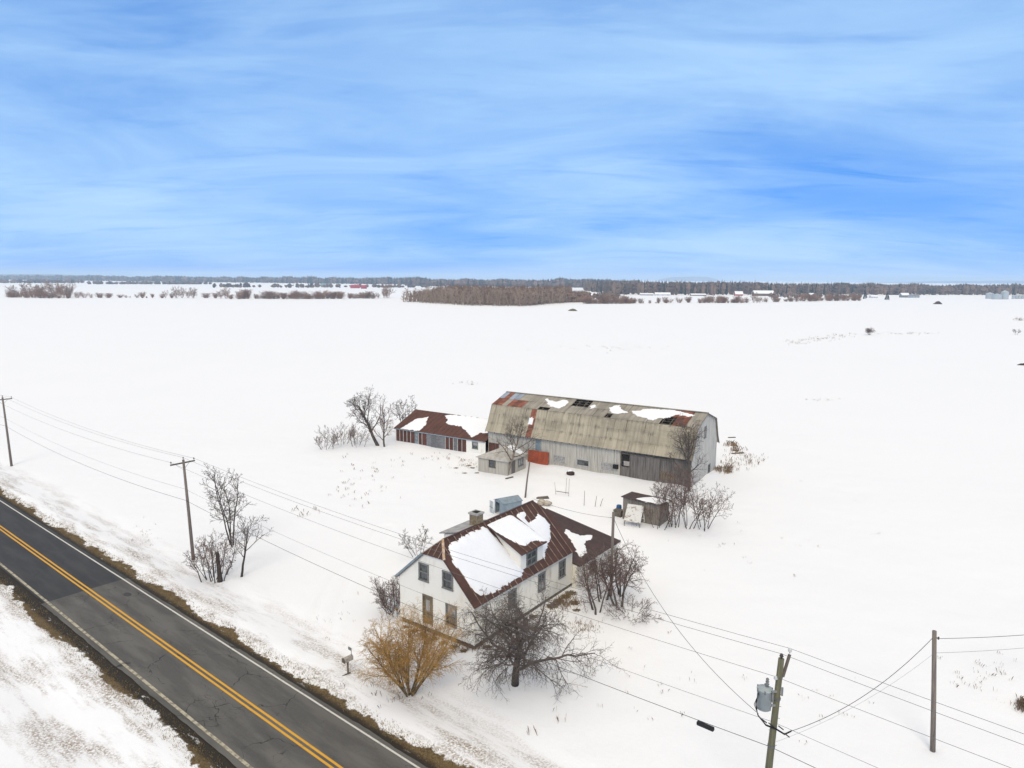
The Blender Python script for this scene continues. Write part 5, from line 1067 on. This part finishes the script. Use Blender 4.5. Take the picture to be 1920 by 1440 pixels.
# ------------------------------------------------------------------ yard clutter
def stakes(label, pts, name='garden_stake'):
    for i, (px, py, h, lx) in enumerate(pts):
        g = gp(px, py); o = MB().tube([(0, 0, -.15), (lx * .5, 0, h * .55), (lx, 0, h)], [.035, .03, .025], 5).build(name, M['wood']); o.location = (g.x, g.y, gz(g.x, g.y)); tag(o, label[i], 'stake', 'garden stakes behind the farmhouse')
stakes(['lone upright garden stake right of the stake frame', 'slanting garden stake in the pair', 'rightmost leaning garden stake'], [(1095, 949, 1.9, .05), (1115.5, 951, 1.4, .2), (1125, 950, 1.0, .35)])
g_ = gp(1050, 929); fr = thing('stake_frame', 'three stakes joined by a low rail in the snowy garden', 'frame', (g_.x, g_.y, gz(g_.x, g_.y)))
for x_, y_, h_, l_ in ((-.5, .2, 1.6, -.2), (.75, .5, 2.1, .12), (1.05, -.6, 2.3, .05)): MB().tube([(x_, y_, -.2), (x_ + l_, y_, h_)], [.024, .02], 5).build('stake', M['wood'], fr)
MB().bar((-.5, .15, .45), (1.05, -.5, .4), .06, .07).build('rail', M['wood'], fr)
def rock(mb, x, y, z, r, seed):
    vs = []; k, nr = 8, 5
    for i in range(nr + 1):
        ph = math.pi * i / nr
        for j in range(k):
            a = 6.283 * j / k; q = r * (1 + .35 * nz(math.cos(a) * 1.2 + seed, math.sin(a) * 1.2, i * .7)); vs.append((x + math.cos(a) * math.sin(ph) * q * 1.2, y + math.sin(a) * math.sin(ph) * q, z + math.cos(ph) * q * .75))
    mb.add(vs, [(i * k + j, i * k + (j + 1) % k, (i + 1) * k + (j + 1) % k, (i + 1) * k + j) for i in range(nr) for j in range(k)])
for i, (px, py, r, lb) in enumerate(((1016, 947, .5, 'larger tan boulder behind the farmhouse ridge'), (1027, 949, .42, 'smaller tan boulder behind the farmhouse ridge'))):
    g_ = gp(px, py); q = MB(); rock(q, 0, 0, .35, r, i * 7); o = q.build('boulder', M['stone'], None, True); o.location = (g_.x, g_.y, gz(g_.x, g_.y)); tag(o, lb, 'boulder', 'boulders behind the farmhouse')
g_ = gp(1018, 938); o = MB().hexa([(-.8, -.2, 0), (.8, -.2, 0), (.8, .3, 0), (-.8, .3, 0), (-.7, -.1, .12), (.7, -.1, .25), (.65, .15, .28), (-.6, .15, .15)]).build('timber_heap', M['wood']); o.location = (g_.x, g_.y + .6, gz(g_.x, g_.y) + .05); tag(o, 'dark heap of old timber above the boulders', 'timber')
ty = thing('scrap_lump', 'small dark snow capped lump lying before the barn windows', 'scrap', (8.4, 97.5, gz(8.4, 97.5)))
q = MB(); rock(q, 0, 0, .22, .52, 5); q.build('scrap', M['soil'], ty)
q = MB(); rock(q, -.1, .12, .5, .34, 2); q.build('snow_cap', M['roofsnow'], ty, True)
tb = thing('steel_table', 'tipped white steel table frame leaning before the board shed', 'table', (13.8, 77.0, gz(13.8, 77.0)), R(-24)); tb.scale = (1.25, 1.2, 1.05)
MB().hexa([(-.75, -.5, .55), (.75, -.5, .55), (.75, -.42, .5), (-.75, -.42, .5), (-.75, .75, 2.0), (.75, .75, 2.0), (.75, .83, 1.95), (-.75, .83, 1.95)]).build('table_top', M['whitepaint'], tb)
for x_ in (-.7, .7):
    MB().bar((x_, -.45, .55), (x_, -.5, -.1), .07).build('leg', M['trim'], tb); MB().bar((x_, .75, 1.9), (x_ + .1, 1.0, -.1), .07).build('leg', M['whitepaint'], tb)
MB().bar((-.8, -.5, .55), (.8, -.5, .55), .08).build('edge_rail', M['whitepaint'], tb); MB().bar((-.7, .95, .5), (.8, .95, .5), .06).build('stretcher', M['whitepaint'], tb)
q = MB(); q.box(-.45, -.35, -.1, .5, .4, .65); q.box(-.5, -.4, .65, .55, .45, .75); o = q.build('dark_crate', M['wood']); o.location = (12.55, 80.0, gz(12.55, 80.0)); o.rotation_euler = (0, 0, R(-37)); tag(o, 'dark crate beside the left wall of the board shed', 'crate')
bb = MB(); vstack(bb, 0, 0, 0, [(0, .26), (.04, .3), (.3, .31), (.34, .33), (.38, .31), (.66, .31), (.7, .33), (.74, .31), (.95, .3), (1.0, .27)], 14); o = bb.build('blue_barrel', M['blueplastic'], None, True); o.location = (12.75, 80.9, gz(12.75, 80.9)); tag(o, 'blue plastic barrel behind the dark crate', 'barrel')
for i, (px, py, lb, rz) in enumerate(((1383, 851, 'plank lying in the snow beyond the barn gable', .3), (1372, 822, 'shorter plank lying far behind the barn gable', .1), (955, 898, 'short board lying in the snow before the milk house', .7))):
    g_ = gp(px, py); o = MB().hexa([(-1.1, -.16, 0), (1.1, -.16, 0), (1.1, .16, 0), (-1.1, .16, 0), (-1.1, -.14, .1), (1.1, -.14, .13), (1.1, .14, .12), (-1.1, .14, .1)]).build('loose_board', M['wood']); o.location = (g_.x, g_.y, gz(g_.x, g_.y) + .02); o.rotation_euler = (0, 0, rz); o.scale = (1, 1, 1) if i == 0 else (.6, .8, 1); tag(o, lb, 'board', 'loose boards in the snow')
# ------------------------------------------------------------------ dead grass and weeds
def blades(mb, x, y, n, h, spread, r2, w=.012):
    z = gz(x, y)
    for _ in range(n):
        a = r2.uniform(0, 6.28); px, py = x + r2.gauss(0, spread), y + r2.gauss(0, spread); hh = h * r2.uniform(.5, 1.2); l = hh * r2.uniform(.1, .7); c, s_ = math.cos(a), math.sin(a)
        mb.add([(px - s_ * w, py + c * w, z - .05), (px + s_ * w, py - c * w, z - .05), (px + c * l * .4 + s_ * w * .7, py + s_ * l * .4 - c * w * .7, z + hh * .7), (px + c * l, py + s_ * l, z + hh)], [(0, 1, 2), (0, 2, 3)])
r2 = random.Random(9); gm_ = MB()
for i in range(5200):
    u = r2.uniform(-8, 88); sgn = 1 if r2.random() < .5 else -1; v = sgn * r2.uniform(3.75, 5.2 if sgn < 0 else 4.8); p = rp(u, v); blades(gm_, p.x, p.y, 4, .11, .12, r2, .014)
tag(gm_.build('dead_grass', M['grass']), 'short brown dead grass along both road verges', 'grass', None, 'stuff')
wd2 = MB()
for px, py, rx, ry, n, h in ((880, 1215, 40, 12, 60, .7), (820, 1190, 50, 14, 50, .6), (1060, 1135, 30, 14, 60, .6), (1100, 1175, 40, 22, 60, .35), (1368, 835, 10, 5, 22, 1.0), (1362, 885, 14, 5, 30, .8), (1405, 865, 22, 16, 40, .7), (1380, 845, 18, 10, 40, .8), (1368, 872, 14, 14, 40, .7), (1345, 884, 10, 4, 24, .8), (700, 890, 90, 40, 26, .5), (800, 860, 80, 12, 22, .5), (660, 925, 60, 30, 20, .5), *[(1480 + 12 * k, 643 - 1.45 * k, 12, 5, 7, 1.0) for k in range(10)], (1700, 627, 60, 2, 40, .8), (1912, 600, 10, 3, 30, 1.6), (870, 872, 40, 12, 40, .4), (1040, 1350, 60, 40, 4, .6), (1230, 1290, 120, 90, 16, .3), (1420, 1000, 200, 90, 22, .3), (250, 1020, 50, 40, 40, .25), (560, 960, 50, 14, 10, .7), (1560, 1330, 150, 60, 14, .25), (1850, 1270, 60, 40, 26, .35), (1915, 1333, 6, 8, 60, .5), (640, 1150, 60, 40, 12, .25), (1150, 655, 100, 8, 40, .5), (880, 720, 40, 4, 16, .6), (1545, 750, 30, 2, 14, .5), (740, 1290, 60, 30, 50, .35)):
    for _ in range(n):
        g_ = gp(px + r2.gauss(0, rx * .5), py + r2.gauss(0, ry * .5)); blades(wd2, g_.x, g_.y, r2.randint(2, 6), h * .75, .16 if g_.y < 200 else .5, r2, .006 if g_.y < 70 else (.009 if g_.y < 200 else .03))
tag(wd2.build('dry_weeds', M['weed']), 'scattered dry weeds poking through the snow', 'weeds', None, 'stuff')
# ------------------------------------------------------------------ haze
hm = bpy.data.materials.new('haze'); hm.use_nodes = True; t = hm.node_tree; t.nodes.clear()
pv = nd(t, 'ShaderNodeVolumePrincipled'); pv.inputs['Color'].default_value = (.62, .8, 1, 1); pv.inputs['Density'].default_value = 1.3e-4; pv.inputs['Anisotropy'].default_value = .2
om = nd(t, 'ShaderNodeOutputMaterial'); lk(t, pv.outputs[0], om.inputs['Volume'])
hb = MB().box(-24000, -24000, -6, 24000, 24000, 115).build('haze', hm); tag(hb, 'thin pale haze over the whole plain', 'haze', None, 'stuff')
